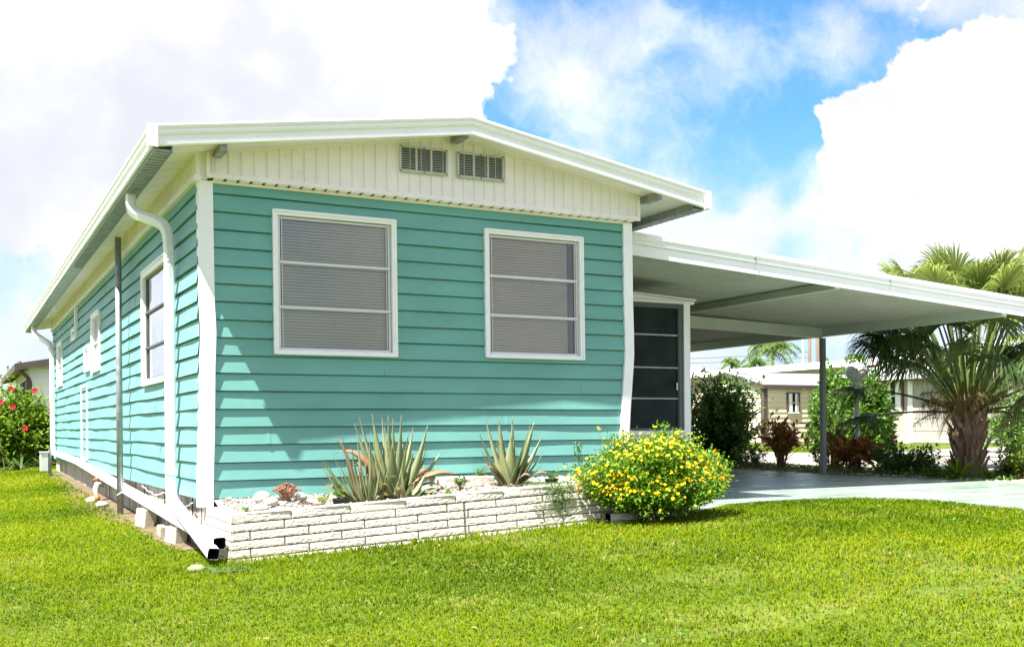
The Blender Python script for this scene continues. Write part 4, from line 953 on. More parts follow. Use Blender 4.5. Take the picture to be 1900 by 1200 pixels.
for a, b in zip(bz_, bz_[1:]):
    q = MB(); q.add([(x0, PY + .012, a), (x1 - .075, PY + .012, a), (x1 - .075, PY + .012, b), (x0, PY + .012, b)], [(0, 1, 2, 3)], M['screen']); q.build('mesh_panel', w)
for z in bz_[1:-1]:
    q = MB(); q.box((x0, PY - .006, z - .009), (x1 - .075, PY + .020, z + .009), M['galv']); q.build('rail', w)
q = MB(); q.box((x1 - .10, PY - .012, 1.44), (x1 - .085, PY + .0, 1.53), M['alu']); q.build('latch', w)
mb = MB(); mb.box((PXR - .06, PY + .07, SLABZ), (PXR - .02, 8.2, 2.53), M['screen']); mb.box((3.78, 8.16, SLABZ), (PXR - .06, 8.2, 2.53), M['screen']); mb.box((3.78, PY + .06, .30), (PXR - .06, 8.16, .31), M['dark']); mb.build('porch_walls', po)

# ------------------------------------------------------------------ garden bed beyond the slab
def f_bed(x, y): return gz(x, y) + .012
gravel('gravel', 'pale pebbles scattered along the far edge of the carport slab', f_bed, 2600, 10.15, 10.75, .2, 11, .012, .035, M['gravelm'])
BX = 10.75
def shrubtips(rx, ry, h, up=.35, low=.12):
    def f(k):
        a = R.uniform(0, 6.28); q = R.random() ** .55
        z = h * (low + (1 - low) * R.random() ** .8) * math.sqrt(max(.05, 1 - (q * .85) ** 2)) * R.uniform(.85, 1.08)
        w = .55 + .6 * min(1, z / h * 1.6) if z < h * .5 else 1.05
        return (rx * q * math.cos(a) * w, ry * q * math.sin(a) * w, z)
    return f
e, t_ = bush('hibiscus_shrub', 'tall dark green upright shrub beside the screened porch', 'shrub', (BX + .1, 7.35, f_bed(BX, 7.3)), lambda k: (R.gauss(0, .35), max(-1.0, min(.9, R.gauss(0, .42))), R.uniform(.25, 1.6) + .28 * math.sin(k * 2.1)), 850, (.085, .05), M['dkleaf'], per=32, start=.12, stemr=.01, spread=.16, jitter=.05)
for k in range(12):
    t, d = t_[k * 9]; mb = MB(); blossom(mb, np.array(t) * np.array([.95, .95, .85]) + np.array([-.1, 0, 0]), (-1, -.6, .3), .05, M['petal_y'], 5, 1, 0.); mb.build('blossom', e)
bush('thin_shrub', 'wispy low shoots at the right foot of the dark shrub', 'shrub', (BX - .1, 6.2, f_bed(BX, 6.2)), shrubtips(.45, .42, .65), 40, (.06, .035), M['dkleaf'], per=14, start=.3, stemr=.005)
bush('croton', 'red and bronze leaved croton standing alone on thin stems', 'shrub', (BX - .1, 5.45, f_bed(BX, 5.4)), lambda k: (R.gauss(0, .17), R.gauss(0, .24), R.uniform(.42, .84)), 46, (.13, .06), M['croton'], per=13, start=.62, stemr=.011, spread=.03, jitter=.03, group='crotons in the bed')
bush('croton', 'dark red croton right behind the grey carport post', 'shrub', (BX, 3.85, f_bed(BX, 3.85)), lambda k: (R.gauss(0, .16), R.gauss(0, .26), R.uniform(.25, .56)), 48, (.17, .07), M['croton'], per=12, start=.5, stemr=.009, spread=.05, jitter=.03, group='crotons in the bed')
bush('leafy_shrub', 'loose upright shrub with round leaves left of the carport post', 'shrub', (BX + .7, 5.0, f_bed(BX, 5)), lambda k: (R.gauss(0, .15), R.gauss(0, .28), R.uniform(.5, 1.5)), 34, (.09, .06), M['mdleaf'], per=18, start=.4, stemr=.008, spread=.08)
bush('leafy_shrub', 'knee-high green shrub at the base of the carport post', 'shrub', (BX - .1, 4.45, f_bed(BX, 4.4)), lambda k: (R.gauss(0, .12), R.gauss(0, .18), R.uniform(.2, .45)), 22, (.07, .045), M['dkleaf'], per=12, start=.3, stemr=.005, spread=.05)
bush('leafy_shrub', 'dark rounded shrub midway between lamp post and fan palm', 'shrub', (BX - .05, 3.0, f_bed(BX, 3)), shrubtips(.3, .42, .62), 110, (.06, .035), M['dkleaf'], per=20, start=.2, stemr=.006, spread=.1)
bush('leafy_shrub', 'low dark shrub immediately left of the palm trunk', 'shrub', (BX + .1, 2.55, f_bed(BX, 2.5)), shrubtips(.25, .3, .5), 80, (.06, .035), M['dkleaf'], per=18, start=.15, stemr=.006, spread=.1)
bush('leafy_shrub', 'yellow green leafy shrub at the right edge beyond the slab', 'shrub', (BX + .15, .75, f_bed(BX, .7)), shrubtips(.35, .5, .75), 70, (.11, .045), M['ylleaf'], per=18, start=.25, stemr=.006, spread=.1)
bush('leafy_shrub', 'dark low shrub directly right of the palm trunk', 'shrub', (BX + .3, 1.25, f_bed(BX, 1.2)), shrubtips(.25, .3, .5), 40, (.08, .03), M['dkleaf'], per=14, start=.2, stemr=.006, spread=.1)
# ground cover tufts along the edge
def strap_plant(name, label, cat, x, y, z, n, L, w, mat, up=.7, group=None, flat=1.):
    e = empty(name, label, cat, group); e.location = (x, y, z)
    mb = MB()
    for k in range(n):
        a = R.uniform(0, 6.28); el = R.uniform(.25, 1.35) * up; l = L * R.uniform(.6, 1.1); d = np.array([math.cos(a) * math.cos(el), math.sin(a) * math.cos(el), math.sin(el)])
        q = np.linspace(0, 1, 7); P = d[None] * (l * q)[:, None] - np.array([0, 0, 1.]) * (.38 * l * q ** 2.2)[:, None] + np.array([R.gauss(0, .02), R.gauss(0, .02), 0])
        s = unit(np.cross(d, (0, 0, 1))); ww = w * .5 * (np.sin(np.clip(q * .85 + .18, 0, 1) * math.pi) ** .7)[:, None]
        V = np.concatenate([P + s * ww, P - np.array([0, 0, .25]) * ww, P - s * ww]); V[:, 2] = np.maximum(V[:, 2], -.02); F = []
        for i in range(6): F += [(i, i + 1, 8 + i, 7 + i), (7 + i, 8 + i, 15 + i, 14 + i)]
        mb.add(V, F, mat, R.random(), np.concatenate([q] * 3), smooth=True)
    mb.build('leaves', e); return e
strap_plant('bromeliad', 'bright strap-leaved plant in front of the palm trunk', 'plant', BX - .30, 1.62, f_bed(BX, 1.7), 44, .66, .05, M['ylleaf'], .8)
strap_plant('bromeliad', 'smaller strap-leaved plant at the left foot of the palm trunk', 'plant', BX - .25, 2.15, f_bed(BX, 2.1), 26, .38, .025, M['dkleaf'], .9)
strap_plant('bromeliad', 'strap-leaved plant right of the palm at the slab edge', 'plant', BX - .2, 1.22, f_bed(BX, 1.2), 24, .40, .035, M['mdleaf'], .8)
gc = MB(); n = 5200; x = NR.uniform(10.22, 11.9, n); y = NR.uniform(-.2, 9, n); kp = vnoise(x, y, 2.2, 9) > .35; x, y = x[kp], y[kp]; n = len(x)
D = rdir(n); D[:, 2] = np.abs(D[:, 2]) + .3; leaf_cloud(gc, np.stack([x, y, ground_z(x, y) + .01 + NR.random(n) * .06], -1), D / np.linalg.norm(D, axis=1)[:, None], rdir(n), .05, .022, M['mdleaf'], NR.random(n))
tag(gc.build('ground_cover'), 'low green ground cover along the bed beyond the slab', 'ground cover', kind='stuff')

# lamp post
lp = empty('lamp_post', 'white garden lamp post with round white globe behind the carport', 'lamp post')
lx, ly, lz = 10.98, 4.02, gz(10.98, 4.0)
mb = MB(); mb.tube([(lx, ly, lz), (lx, ly, lz + .25), (lx, ly, lz + .26), (lx, ly, 1.68)], [.06, .055, .040, .036], M['lampglobe'], 14); mb.tube([(lx, ly, 1.62), (lx, ly, 1.70)], [.04, .085], M['lampglobe'], 14); mb.build('lamp_column', lp)
mb = MB(); mb.sphere((lx, ly, 1.86), .182, M['lampglobe'], 24, 16, (1, 1, .88)); mb.build('globe', lp)

# fan palm
def fan_frond(mb, c, az, el, pet, rad_, mat, droop=.35, n=62, pm=None, spread=122):
    c = np.array(c, float); d0 = np.array([math.cos(az) * math.cos(el), math.sin(az) * math.cos(el), math.sin(el)])
    q = np.linspace(0, 1, 8); P = c + d0[None] * (pet * q)[:, None] - np.array([0, 0, 1.]) * (droop * .4 * pet * q ** 2)[:, None]
    mb.tube(P, np.linspace(.024, .012, 8), pm or M['petiole'], 5, rnd=R.random())
    d = unit(P[-1] - P[-2]); s = unit(np.cross(d, (0, 0, 1))) if abs(d[2]) < .98 else np.array([1., 0, 0]); N = np.cross(s, d); roll = R.uniform(-.4, .4)
    s, N = s * math.cos(roll) + N * math.sin(roll), N * math.cos(roll) - s * math.sin(roll)
    o = P[-1]; rnd = R.random(); W = []
    for k in range(n):
        a = rad((-spread + 2 * spread * k / (n - 1))) + R.gauss(0, .02); v = d * math.cos(a) + s * math.sin(a); l = rad_ * (.74 + .26 * math.cos(a * .9)) * R.uniform(.92, 1.06)
        b = o + d * .18 * rad_ * max(0, math.cos(a)) ; g = R.uniform(.8, 1.25) * droop
        t = np.linspace(0, 1, 7); L = b + v[None] * (l * t)[:, None] + N[None] * (.10 * l * t * (1 - t))[:, None] - np.array([0, 0, 1.]) * (g * l * (.15 * t + .85 * t ** 2.6))[:, None]
        L = L + v[None] * (-.25 * g * l * t ** 3)[:, None]
        ws = unit(np.cross(v, N)); w = (rad_ * .0165 * np.sin(np.clip(.12 + t * .9, 0, 1) * math.pi) ** .8)[:, None] * .9 + .0015
        V = np.concatenate([L + ws * w, L - N * w * .5, L - ws * w]); F = []
        for i in range(6): F += [(i, i + 1, 8 + i, 7 + i), (7 + i, 8 + i, 15 + i, 14 + i)]
        mb.add(V, F, mat, np.clip(rnd * .6 + R.uniform(-.1, .4), 0, 1), np.concatenate([t] * 3), smooth=False)
def fan_palm(name, label, x, y, z, trunk_h, fr, group=None, boots=True, r0=.215):
    e = empty(name, label, 'palm tree', group); e.location = (x, y, z)
    mb = MB(); mb.tube([(0, 0, -.05), (0, 0, trunk_h * .3), (.0, 0, trunk_h * .7), (0, 0, trunk_h), (0, 0, trunk_h + .25)], [r0 * .8, r0 * .92, r0, r0 * .85, r0 * .4], M['bark'], 16)
    if boots:
        k = 0; zz = .08
        while zz < trunk_h + .12:
            for j in range(7):
                a = 2 * math.pi * (j + .5 * (k % 2)) / 7 + R.uniform(-.12, .12); o = np.array([math.cos(a), math.sin(a), 0]); s = np.array([-math.sin(a), math.cos(a), 0])
                b = o * r0 * .88 + np.array([0, 0, zz]); t = o * (r0 + R.uniform(.03, .10)) + np.array([0, 0, zz + R.uniform(.17, .28)]) + s * R.uniform(-.05, .05); w = R.uniform(.055, .08)
                mb.add([b - s * w - o * .02, b + s * w - o * .02, b + o * .035 + (0, 0, -.03), t - s * w * .45, t + s * w * .45, t + o * .025], [(0, 2, 5, 3), (2, 1, 4, 5), (0, 3, 4, 1), (3, 5, 4)], M['bark'])
            zz += .115; k += 1
    mb.build('trunk', e)
    for (az, el, pet, rd_, mt_, dr) in fr:
        mb = MB(); fan_frond(mb, (math.cos(az) * .08, math.sin(az) * .08, trunk_h + .02), az, el, pet, rd_, M[mt_], dr, spread=92 if mt_ == 'fanlit' else 118); mb.build('frond', e)
    return e
# azimuths: towards the camera is about 225 deg, picture-left is about 118 deg, picture-right about -62 deg
fr = [(rad(114), .95, 2.05, .75, 'fan', .45), (rad(128), 1.05, 2.0, .80, 'fan', .45), (rad(112), .42, 1.7, .62, 'fan', .4), (rad(150), .85, 1.7, .75, 'fan', .5), (rad(130), .12, 1.3, .60, 'fan', .35),
      (rad(200), 1.05, 1.9, .78, 'fan', .45), (rad(240), 1.1, 1.9, .8, 'fan', .45), (rad(-62), .55, 1.9, .8, 'fan', .5), (rad(-52), .25, 1.7, .75, 'fan', .5), (rad(-75), .85, 1.9, .82, 'fan', .5), (rad(-45), .95, 1.9, .82, 'fan', .5), (rad(-70), .10, 1.5, .7, 'fan', .5), (rad(20), .8, 1.9, .8, 'fan', .5), (rad(60), .8, 1.9, .8, 'fan', .5),
      (rad(180), .75, 1.6, .75, 'fan', .6), (rad(215), .95, 1.5, .75, 'fan', .6), (rad(260), .80, 1.6, .75, 'fan', .6), (rad(285), 1.0, 1.7, .78, 'fan', .6), (rad(310), .7, 1.6, .78, 'fan', .6), (rad(140), 1.15, 1.7, .75, 'fan', .6)]
for k in range(9):
    fr.append((rad(k * 137.5 + 40), R.uniform(.6, 1.15), R.uniform(1.6, 2.1), R.uniform(.7, .9), 'fan', R.uniform(.6, .85)))
for a_ in (100, 112, 124, 136, 150, 118, 130):
    fr.append((rad(a_), R.uniform(1.05, 1.28), R.uniform(2.0, 2.4), .85, 'fanlit', .4))
for k in range(30):
    fr.append((rad(k * 137.5), R.uniform(1.08, 1.5), R.uniform(1.8, 2.45), R.uniform(.75, .95), 'fanlit', R.uniform(.3, .5)))
pm_ = fan_palm('fan_palm', 'stout fan palm with rough boot-covered trunk beyond the slab', 11.62, 2.40, gz(11.6, 2.3), .92, fr)
for k in range(14):   # fruiting stalks
    a = R.choice((rad(150), rad(225), rad(290), rad(190), rad(120))) + R.uniform(-.4, .4); mb = MB(); ln = R.uniform(.6, 1.0); el = R.uniform(.15, 1.1)
    d = np.array([math.cos(a) * math.cos(el), math.sin(a) * math.cos(el), math.sin(el)]); q = np.linspace(0, 1, 9)[:, None]
    P = np.array([0, 0, .98]) + d * ln * q - np.array([0, 0, 1.]) * .45 * ln * q ** 2.2; mb.tube(P, np.linspace(.011, .004, 9), M['fruit'], 5, rnd=.3)
    for j in range(85):
        i = R.uniform(2, 7.9); p = P[int(i)] + (P[int(i) + 1] - P[int(i)]) * (i % 1); l = R.uniform(.08, .24); v = rdir(1)[0]; m_ = p + v * l * .5; e2 = p + v * l * .8 - np.array([0, 0, l * .6])
        mb.tube([p, m_, e2], [.003, .0025, .002], M['fruit'], 3, cap=False, rnd=R.random())
    mb.build('fruit_stalk', pm_)
fr2 = [(rad(R.uniform(60, 420)), R.uniform(-.1, 1.4), R.uniform(1.2, 1.7), R.uniform(.75, .95), 'fanlit' if R.random() < .5 else 'fan', R.uniform(.5, .8)) for _ in range(26)]
fan_palm('fan_palm', 'second fan palm at the right edge behind the stout palm', 13.9, 2.05, gz(13.9, 2), 1.65, fr2, boots=True, r0=.22)

# ------------------------------------------------------------------ background buildings
def lap_wall(mb, Fr, u0, u1, z0, z1, mat, ch=.2, p=.03):
    z = z0
    while z < z1 - .01:
        zz = min(z + ch, z1); mb.add([Fr(u0, p, z), Fr(u1, p, z), Fr(u1, .004, zz), Fr(u0, .004, zz), Fr(u0, 0, z), Fr(u1, 0, z)], [(0, 1, 2, 3), (4, 5, 1, 0)], mat); z = zz
def simple_window(parent, Fr, u0, u1, z0, z1, frame_m, curtain=True, bar=True, fw=.07):
    mb = MB()
    mb.box((u0 - fw, 0, z0), (u0, .07, z1 + fw * .6), frame_m, Fr); mb.box((u1, 0, z0), (u1 + fw, .07, z1 + fw * .6), frame_m, Fr); mb.box((u0, 0, z1), (u1, .065, z1 + fw * .6), frame_m, Fr); mb.box((u0 - .02, 0, z0 - .05), (u1 + .02, .08, z0), M['white'], Fr)
    w = mb.build('window', parent); g = MB(); g.add([Fr(u0, .035, z0), Fr(u1, .035, z0), Fr(u1, .035, z1), Fr(u0, .035, z1)], [(0, 1, 2, 3)], M['screen']); g.build('pane', w)
    if bar: b = MB(); b.box((u0, .036, (z0 + z1) / 2 - .02), (u1, .055, (z0 + z1) / 2 + .02), M['alu'], Fr); b.box((u0 + .001, .036, z0), (u0 + .03, .05, z1), M['alu'], Fr); b.box((u1 - .03, .036, z0), (u1 - .001, .05, z1), M['alu'], Fr); b.build('sash_bar', w)
    if curtain:
        c = MB(); k = 8; V = []
        for i in range(k + 1): V += [Fr(u0 + .05 + (u1 - u0 - .1) * i / k, .0375 + .012 * (i % 2), z0 + .02), Fr(u0 + .05 + (u1 - u0 - .1) * i / k, .0375 + .012 * (i % 2), z1)]
        c.add(V, [(2 * i, 2 * i + 2, 2 * i + 3, 2 * i + 1) for i in (0, 1, 2, 6, 7)], M['cream']); c.build('curtain', w)
def gable_house(name, label, cat, x0, x1, y0, y1, z0, z1, ridge_axis, rise, wallm, roofm, trimm, oh=.3, lap=.2, wins=(), eave_t=.12):
    e = empty(name, label, cat); F_f = lambda u, n, z: (u, y0 - n, z); F_l = lambda u, n, z: (x0 - n, u, z)
    mb = MB(); mb.box((x0, y0, z0 - .3), (x1, y1, z1), wallm)
    if lap: lap_wall(mb, F_f, x0, x1, z0, z1 - .002, wallm, lap); lap_wall(mb, F_l, y0, y1, z0, z1 - .002, wallm, lap)
    if ridge_axis == 'x': ym = (y0 + y1) / 2; mb.ext([(x0, y0, z1), (x0, y1, z1), (x0, ym, z1 + rise)], (x1 - x0, 0, 0), wallm)
    else: xm = (x0 + x1) / 2; mb.ext([(x0, y0, z1), (x1, y0, z1), (xm, y0, z1 + rise)], (0, y1 - y0, 0), wallm)
    mb.build('wall', e)
    mb = MB()
    if ridge_axis == 'x':
        s = rise / (ym - y0); za = z1 - s * oh
        for ya, yb, zl in ((y0 - oh, ym, za), (y1 + oh, ym, za)):
            P = [(x0 - oh, ya, zl + .02), (x1 + oh, ya, zl + .02), (x1 + oh, yb, z1 + rise + .02), (x0 - oh, yb, z1 + rise + .02)]
            mb.ext(P, (0, 0, eave_t * .5), roofm)
        r = mb.build('roof', e); t = MB()
        for ya, s_ in ((y0 - oh, -1), (y1 + oh, 1)): t.box((x0 - oh, min(ya, ya + s_ * .03), za - .08), (x1 + oh, max(ya, ya + s_ * .03), za + .07), trimm)
        for xa in (x0 - oh - .03, x1 + oh):
            for ya, yb in ((y0 - oh, ym), (y1 + oh, ym)): t.ext([(xa, ya, za - .08), (xa, yb, z1 + rise - .08), (xa, yb, z1 + rise + .07), (xa, ya, za + .07)], (.03, 0, 0), trimm)
        t.build('fascia', r)
    else:
        s = rise / (xm - x0); za = z1 - s * oh
        for xa, xb in ((x0 - oh, xm), (x1 + oh, xm)):
            mb.ext([(xa, y0 - oh, za + .02), (xb, y0 - oh, z1 + rise + .02), (xb, y1 + oh, z1 + rise + .02), (xa, y1 + oh, za + .02)], (0, 0, eave_t * .5), roofm)
        r = mb.build('roof', e); t = MB()
        for xa, s_ in ((x0 - oh, -1), (x1 + oh, 1)): t.box((min(xa, xa + s_ * .03), y0 - oh, za - .12), (max(xa, xa + s_ * .03), y1 + oh, za + .07), trimm)
        for ya in (y0 - oh - .03, y1 + oh):
            for xa, xb in ((x0 - oh, xm), (x1 + oh, xm)): t.ext([(xa, ya, za - .12), (xb, ya, z1 + rise - .12), (xb, ya, z1 + rise + .07), (xa, ya, za + .07)], (0, .03, 0), trimm)
        t.build('fascia', r)
    for w in wins: simple_window(e, F_f if w[0] == 'f' else F_l, *w[1:])
    return e, r
# shed
sx0, sy0 = 25.13, 22.35
e, r = gable_house('garden_shed', 'beige lap-sided shed with brown trim and grey ridged metal roof', 'shed', sx0, sx0 + 6.5, sy0, sy0 + 4.4, .36, 2.50, 'x', .55, M['beige'], M['shedroof'], M['brown'], .12, .19, [('f', 26.28, 26.80, 1.50, 2.22, M['brown'])])
mb = MB(); mb.box((sx0 - .05, sy0 - .06, .3), (sx0 + .11, sy0 - .031, 2.46), M['brown']); mb.box((sx0 - .06, sy0 - .06, .3), (sx0 - .032, sy0 + .14, 2.46), M['brown']); mb.build('corner_board', e)
mb = MB()
k = sx0 - .1
while k < sx0 + 6.6: mb.ext([(k, sy0 - .12, 2.49), (k + .05, sy0 - .12, 2.49), (k + .05, sy0 + 2.2, 3.09), (k, sy0 + 2.2, 3.09)], (0, 0, .035), M['shedroof']); k += .2
mb.build('roof_ridges', r)
mb = MB(); mb.box((sx0 - .02, sy0 - .045, .20), (sx0 + 6.5, sy0 - .031, .36), M['dark']); mb.build('shed_base_gap', e)  # near-black strip paints in the shaded gap under the shed
gable_house('neighbour_mobile_home', 'long beige mobile home with low white roof behind the shed', 'house', 36.2, 42, 24, 47, .5, 3.95, 'y', .35, M['tan'], M['white'], M['white'], .45, .3, [('l', 37, 38.3, 1.7, 2.8, M['white'])])
gable_house('neighbour_mobile_home', 'pale mobile home with ribbed gable seen at the far left of the carport opening', 'house', 40.5, 46, 50, 62, .5, 4.6, 'x', .9, M['tan'], M['white'], M['white'], .4, .4)
e, r = gable_house('neighbour_house', 'house with pale standing-seam roof partly hidden by the fan palm', 'house', 27.2, 38, 12.6, 19.6, .36, 2.78, 'y', 1.25, M['tan'], M['greyroof'], M['greyroof'], .5, 0, [('l', 17.6, 18.3, 1.5, 2.5, M['brown'])])
mb = MB(); F_l = lambda u, n, z: (27.2 - n, u, z)
for k in range(2):
    y0 = 13.3 + 0 * k
mb.box((13.4, .01, .36), (17.1, .05, 2.45), M['gdoor'], F_l)
for k in range(1, 5): mb.box((13.4, .05, .36 + k * .42), (17.1, .06, .40 + k * .42), M['tan'], F_l)
mb.build('garage_door', e)
mb = MB(); mb.box((13.2, .01, .36), (13.4, .08, 2.5), M['white'], F_l); mb.box((17.1, .01, .36), (17.3, .08, 2.5), M['white'], F_l); mb.build('door_frame', e)
mb = MB()
k = 12.2
while k < 20: mb.ext([(26.68, k, 2.60), (26.68, k + .05, 2.60), (32.6, k + .05, 4.10), (32.6, k, 4.10)], (0, 0, .05), M['greyroof']); k += .4
mb.build('roof_ridges', r)
# left neighbour
e, r = gable_house('neighbour_house', 'white house with brown fascia and dark downspout behind the hibiscus', 'house', -.10, 6.0, 25.0, 34, .25, 2.92, 'y', .55, M['white'], M['brown'], M['brown'], .42, .42, [('l', 26.0, 27.2, 1.1, 2.5, M['brown'], False), ('l', 28.2, 29.6, 1.1, 2.5, M['brown'], False)])
mb = MB(); pth, _ = bent([(-.42, 24.75, 3.0), (-.42, 24.75, 2.75), (-.15, 24.86, 2.5), (-.12, 24.88, 2.2), (-.12, 24.88, .3)], .15); mb.tube(pth, .055, M['brown'], 8); mb.build('downspout', e)
mb = MB(); mb.box((-.16, 24.93, .25), (.04, 24.965, 2.92), M['white']); mb.build('corner_board', e)

# ------------------------------------------------------------------ vegetation further off
def hib(k):
    a = R.uniform(0, 6.28); q = R.random() ** .5; z = 2.0 * (.08 + .92 * R.random() ** .7) * math.sqrt(max(.03, 1 - (q * .9) ** 2)) * R.uniform(.9, 1.1)
    return (1.75 * q * math.cos(a) - .3, 1.0 * q * math.sin(a), z)
e, t_ = bush('hibiscus_bush', 'big hibiscus bush with red flowers at the back left corner', 'flowering bush', (-.95, 16.9, .2), hib, 680, (.11, .07), M['ylleaf'], per=38, start=.15, stemr=.012, spread=.4, jitter=.07, bright=-.14)
fp = [(-1.09, .0, 1.13), (-.97, 0, .93), (-.68, 0, .95), (-.6, 0, 1.27), (-.50, 0, .94), (-.30, 0, .82), (-.11, 0, 1.23), (-.86, 0, .76), (-1.02, 0, .36), (-.2, 0, .52)]
for (x, y, z) in [(-1.62, 15.95, 1.78), (-1.66, 15.95, 1.38), (-1.46, 15.9, 1.33), (-1.28, 15.85, 1.56), (-1.20, 15.85, 1.60), (-.98, 15.85, 1.50), (-.55, 15.9, 1.85), (-.22, 16.1, 1.45), (-.75, 15.75, 1.05), (-1.55, 15.75, .86), (-1.0, 15.8, 1.88)]:
    mb = MB(); c = np.array([x + .95, y - 16.9, z - .2]); blossom(mb, c, (-.1, -1, .15), .068, M['petal_r'], 5, 1); mb.tube([c, c + np.array([0, -.07, -.01])], [.006, .004], M['petal_r'], 5); mb.build('flower', e)
for i, (x, y, l, w) in enumerate(((-1.5, 15.1, .75, .045), (-.9, 15.2, .8, .05), (-.45, 15.4, .6, .04))):
    strap_plant('agave', ['spiky dark plant at the left frame edge under the hibiscus', 'spiky dark plant in the middle beneath the hibiscus', 'spiky dark plant beside the meter box under the hibiscus'][i], 'plant', x, y, gz(x, y), 30, l, w, M['fan'], .8, 'spiky plants under the hibiscus')
def ell(rx, ry, h, z0=.1):
    def f(k):
        a = R.uniform(0, 6.28); q = R.random() ** .5; return (rx * q * math.cos(a), ry * q * math.sin(a), h * (z0 + (1 - z0) * R.random() ** .6) * math.sqrt(max(.04, 1 - (.92 * q) ** 2)) * (1 + .12 * math.sin(a * 3)))
    return f
bush('bright_bush', 'tall bright green bush between the shed and lamp post', 'bush', (18.1, 11.1, .35), ell(1.0, 1.15, 2.3), 700, (.15, .10), M['mdleaf'], per=34, start=.1, stemr=.02, spread=.4, jitter=.1)
bush('bright_bush', 'green bush behind the palm trunk on the right', 'bush', (20.5, 7.6, .35), ell(1.6, 1.6, 1.6), 260, (.13, .08), M['mdleaf'], per=26, start=.1, stemr=.02, spread=.4, jitter=.1)
bush('broadleaf_tree', 'dark leafy tree at the right edge behind the palms', 'tree', (22.5, 7.0, .4), lambda k: (R.gauss(0, 1.0), R.gauss(0, 1.0), R.uniform(1.2, 4.3)), 420, (.14, .08), M['dkleaf'], per=30, start=.45, stemr=.05, spread=.1, jitter=.15, crown='crown')

def treeline():
    mb = MB()
    for i in range(15):
        cx, cy = 2 + i * 3.3 + R.uniform(-1, 1), -38 + R.uniform(-4, 4); h = R.choice((2.8, 3.2, 3.8, 4.6)) * R.uniform(.85, 1.1); w_ = h * .45
        mb.tube([(cx, cy, 0), (cx, cy, h * .6)], [.16, .08], M['greytrunk'], 6); n = 1500
        d = rdir(n); q = NR.random(n) ** .4 * (1 + .25 * np.sin(d[:, 0] * 7 + i) * np.cos(d[:, 2] * 6)); c = np.stack([cx + d[:, 0] * q * w_, cy + d[:, 1] * q * w_, h * .62 + d[:, 2] * q * h * .42], -1)
        leaf_cloud(mb, c, rdir(n), rdir(n), .42, .26, M['dkleaf'], NR.random(n))
    tag(mb.build('treeline'), 'dark line of trees across the street mirrored in the front window panes', 'trees', kind='stuff')
treeline()
def feather_palm(name, label, x, y, z, h, L, nf, mat, seed, group=None, leaflet=.45, r=.14):
    rr = random.Random(seed); e = empty(name, label, 'palm tree', group); e.location = (x, y, z)
    mb = MB(); mb.tube([(0, 0, -.3), (0, 0, h * .5), (0, 0, h)], [r * 1.3, r, r * .9], M['greytrunk'], 10); mb.build('trunk', e)
    for k in range(nf):
        az = k * 2.4 + rr.uniform(-.3, .3); el = rr.uniform(-.1, 1.3); l = L * rr.uniform(.85, 1.1); mb = MB(); d = np.array([math.cos(az) * math.cos(el), math.sin(az) * math.cos(el), math.sin(el)])
        t = np.linspace(0, 1, 10); P = np.array([0, 0, h]) + d[None] * (l * t)[:, None] - np.array([0, 0, 1.]) * (.75 * l * t ** 2.1)[:, None]; mb.tube(P, np.linspace(.03, .01, 10), mat, 4, rnd=.6)
        n = 90; u = np.repeat(np.linspace(.12, 1, n // 2), 2); i = np.minimum((u * 9).astype(int), 8); f = (u * 9 - i)[:, None]; c = P[i] * (1 - f) + P[i + 1] * f; T = P[i + 1] - P[i]; T /= np.linalg.norm(T, axis=1)[:, None]
        s = np.cross(T, (0, 0, 1)); s /= np.linalg.norm(s, axis=1)[:, None] + 1e-6; s[1::2] *= -1
        D = s * .75 + T * .45 + np.array([0, 0, -.75]) + rdir(n) * .25; D /= np.linalg.norm(D, axis=1)[:, None]
        leaf_cloud(mb, c, D, rdir(n), leaflet * (1 - .5 * u), .06, mat, NR.random(n)); mb.build('frond', e)
feather_palm('feather_palm', 'distant feathery palm rising above the white roofs by the utility pole', 56.3, 56.8, .8, 6.3, 3.0, 17, M['queen'], 3, leaflet=.9)
for i, (x, y, h, L, lab) in enumerate(((63.1, 70.1, 6.2, 1.5, 'smallest distant palm top left of the feathery palm'), (58.4, 61.4, 5.4, 2.2, 'low wide palm crown just left of the feathery palm'), (66, 57, 5.6, 2.4, 'low palm crown right of the feathery palm'))):
    feather_palm('feather_palm', lab, x, y, .8, h, L, 13, M['queen'], 5 + i, 'distant palms', .6)
feather_palm('feather_palm', 'faint palm fronds at the extreme left above the neighbour roof', -3.6, 38, .5, 5.1, 1.9, 14, M['queen'], 9, leaflet=.5)
up = empty('utility_pole', 'distant wooden double utility pole above the rooftops', 'utility pole')
mb = MB(); mb.tube([(66.1, 62.9, 0), (66.1, 62.9, 9.6)], .13, M['twig'], 8); mb.build('pole', up); mb = MB(); mb.tube([(66.6, 62.5, 0), (66.6, 62.5, 9.6)], .13, M['twig'], 8); mb.build('pole', up)
mb = MB(); mb.tube([(64.6, 62.2, 0), (64.6, 62.2, 9.6)], .045, M['meterm'], 8); tag(mb.build('thin_pole'), 'thin pale metal pole left of the wooden utility pole', 'pole')
for k, (za, zb_) in enumerate(((8.9, 8.2), (7.6, 6.6), (7.1, 6.3))):
    pts = [(66.1 + (44 - 66.1) * t, 62.9 + (66 - 62.9) * t, za + (zb_ - za) * t - 1.0 * t * (1 - t)) for t in np.linspace(0, 1, 12)]
    mb = MB(); mb.tube(pts, .022, M['wire'], 4); tag(mb.build('overhead_wire'), ['topmost overhead wire running left from the utility pole', 'middle overhead wire running left from the utility pole', 'lowest overhead wire running left from the utility pole'][k], 'wire', 'overhead wires')

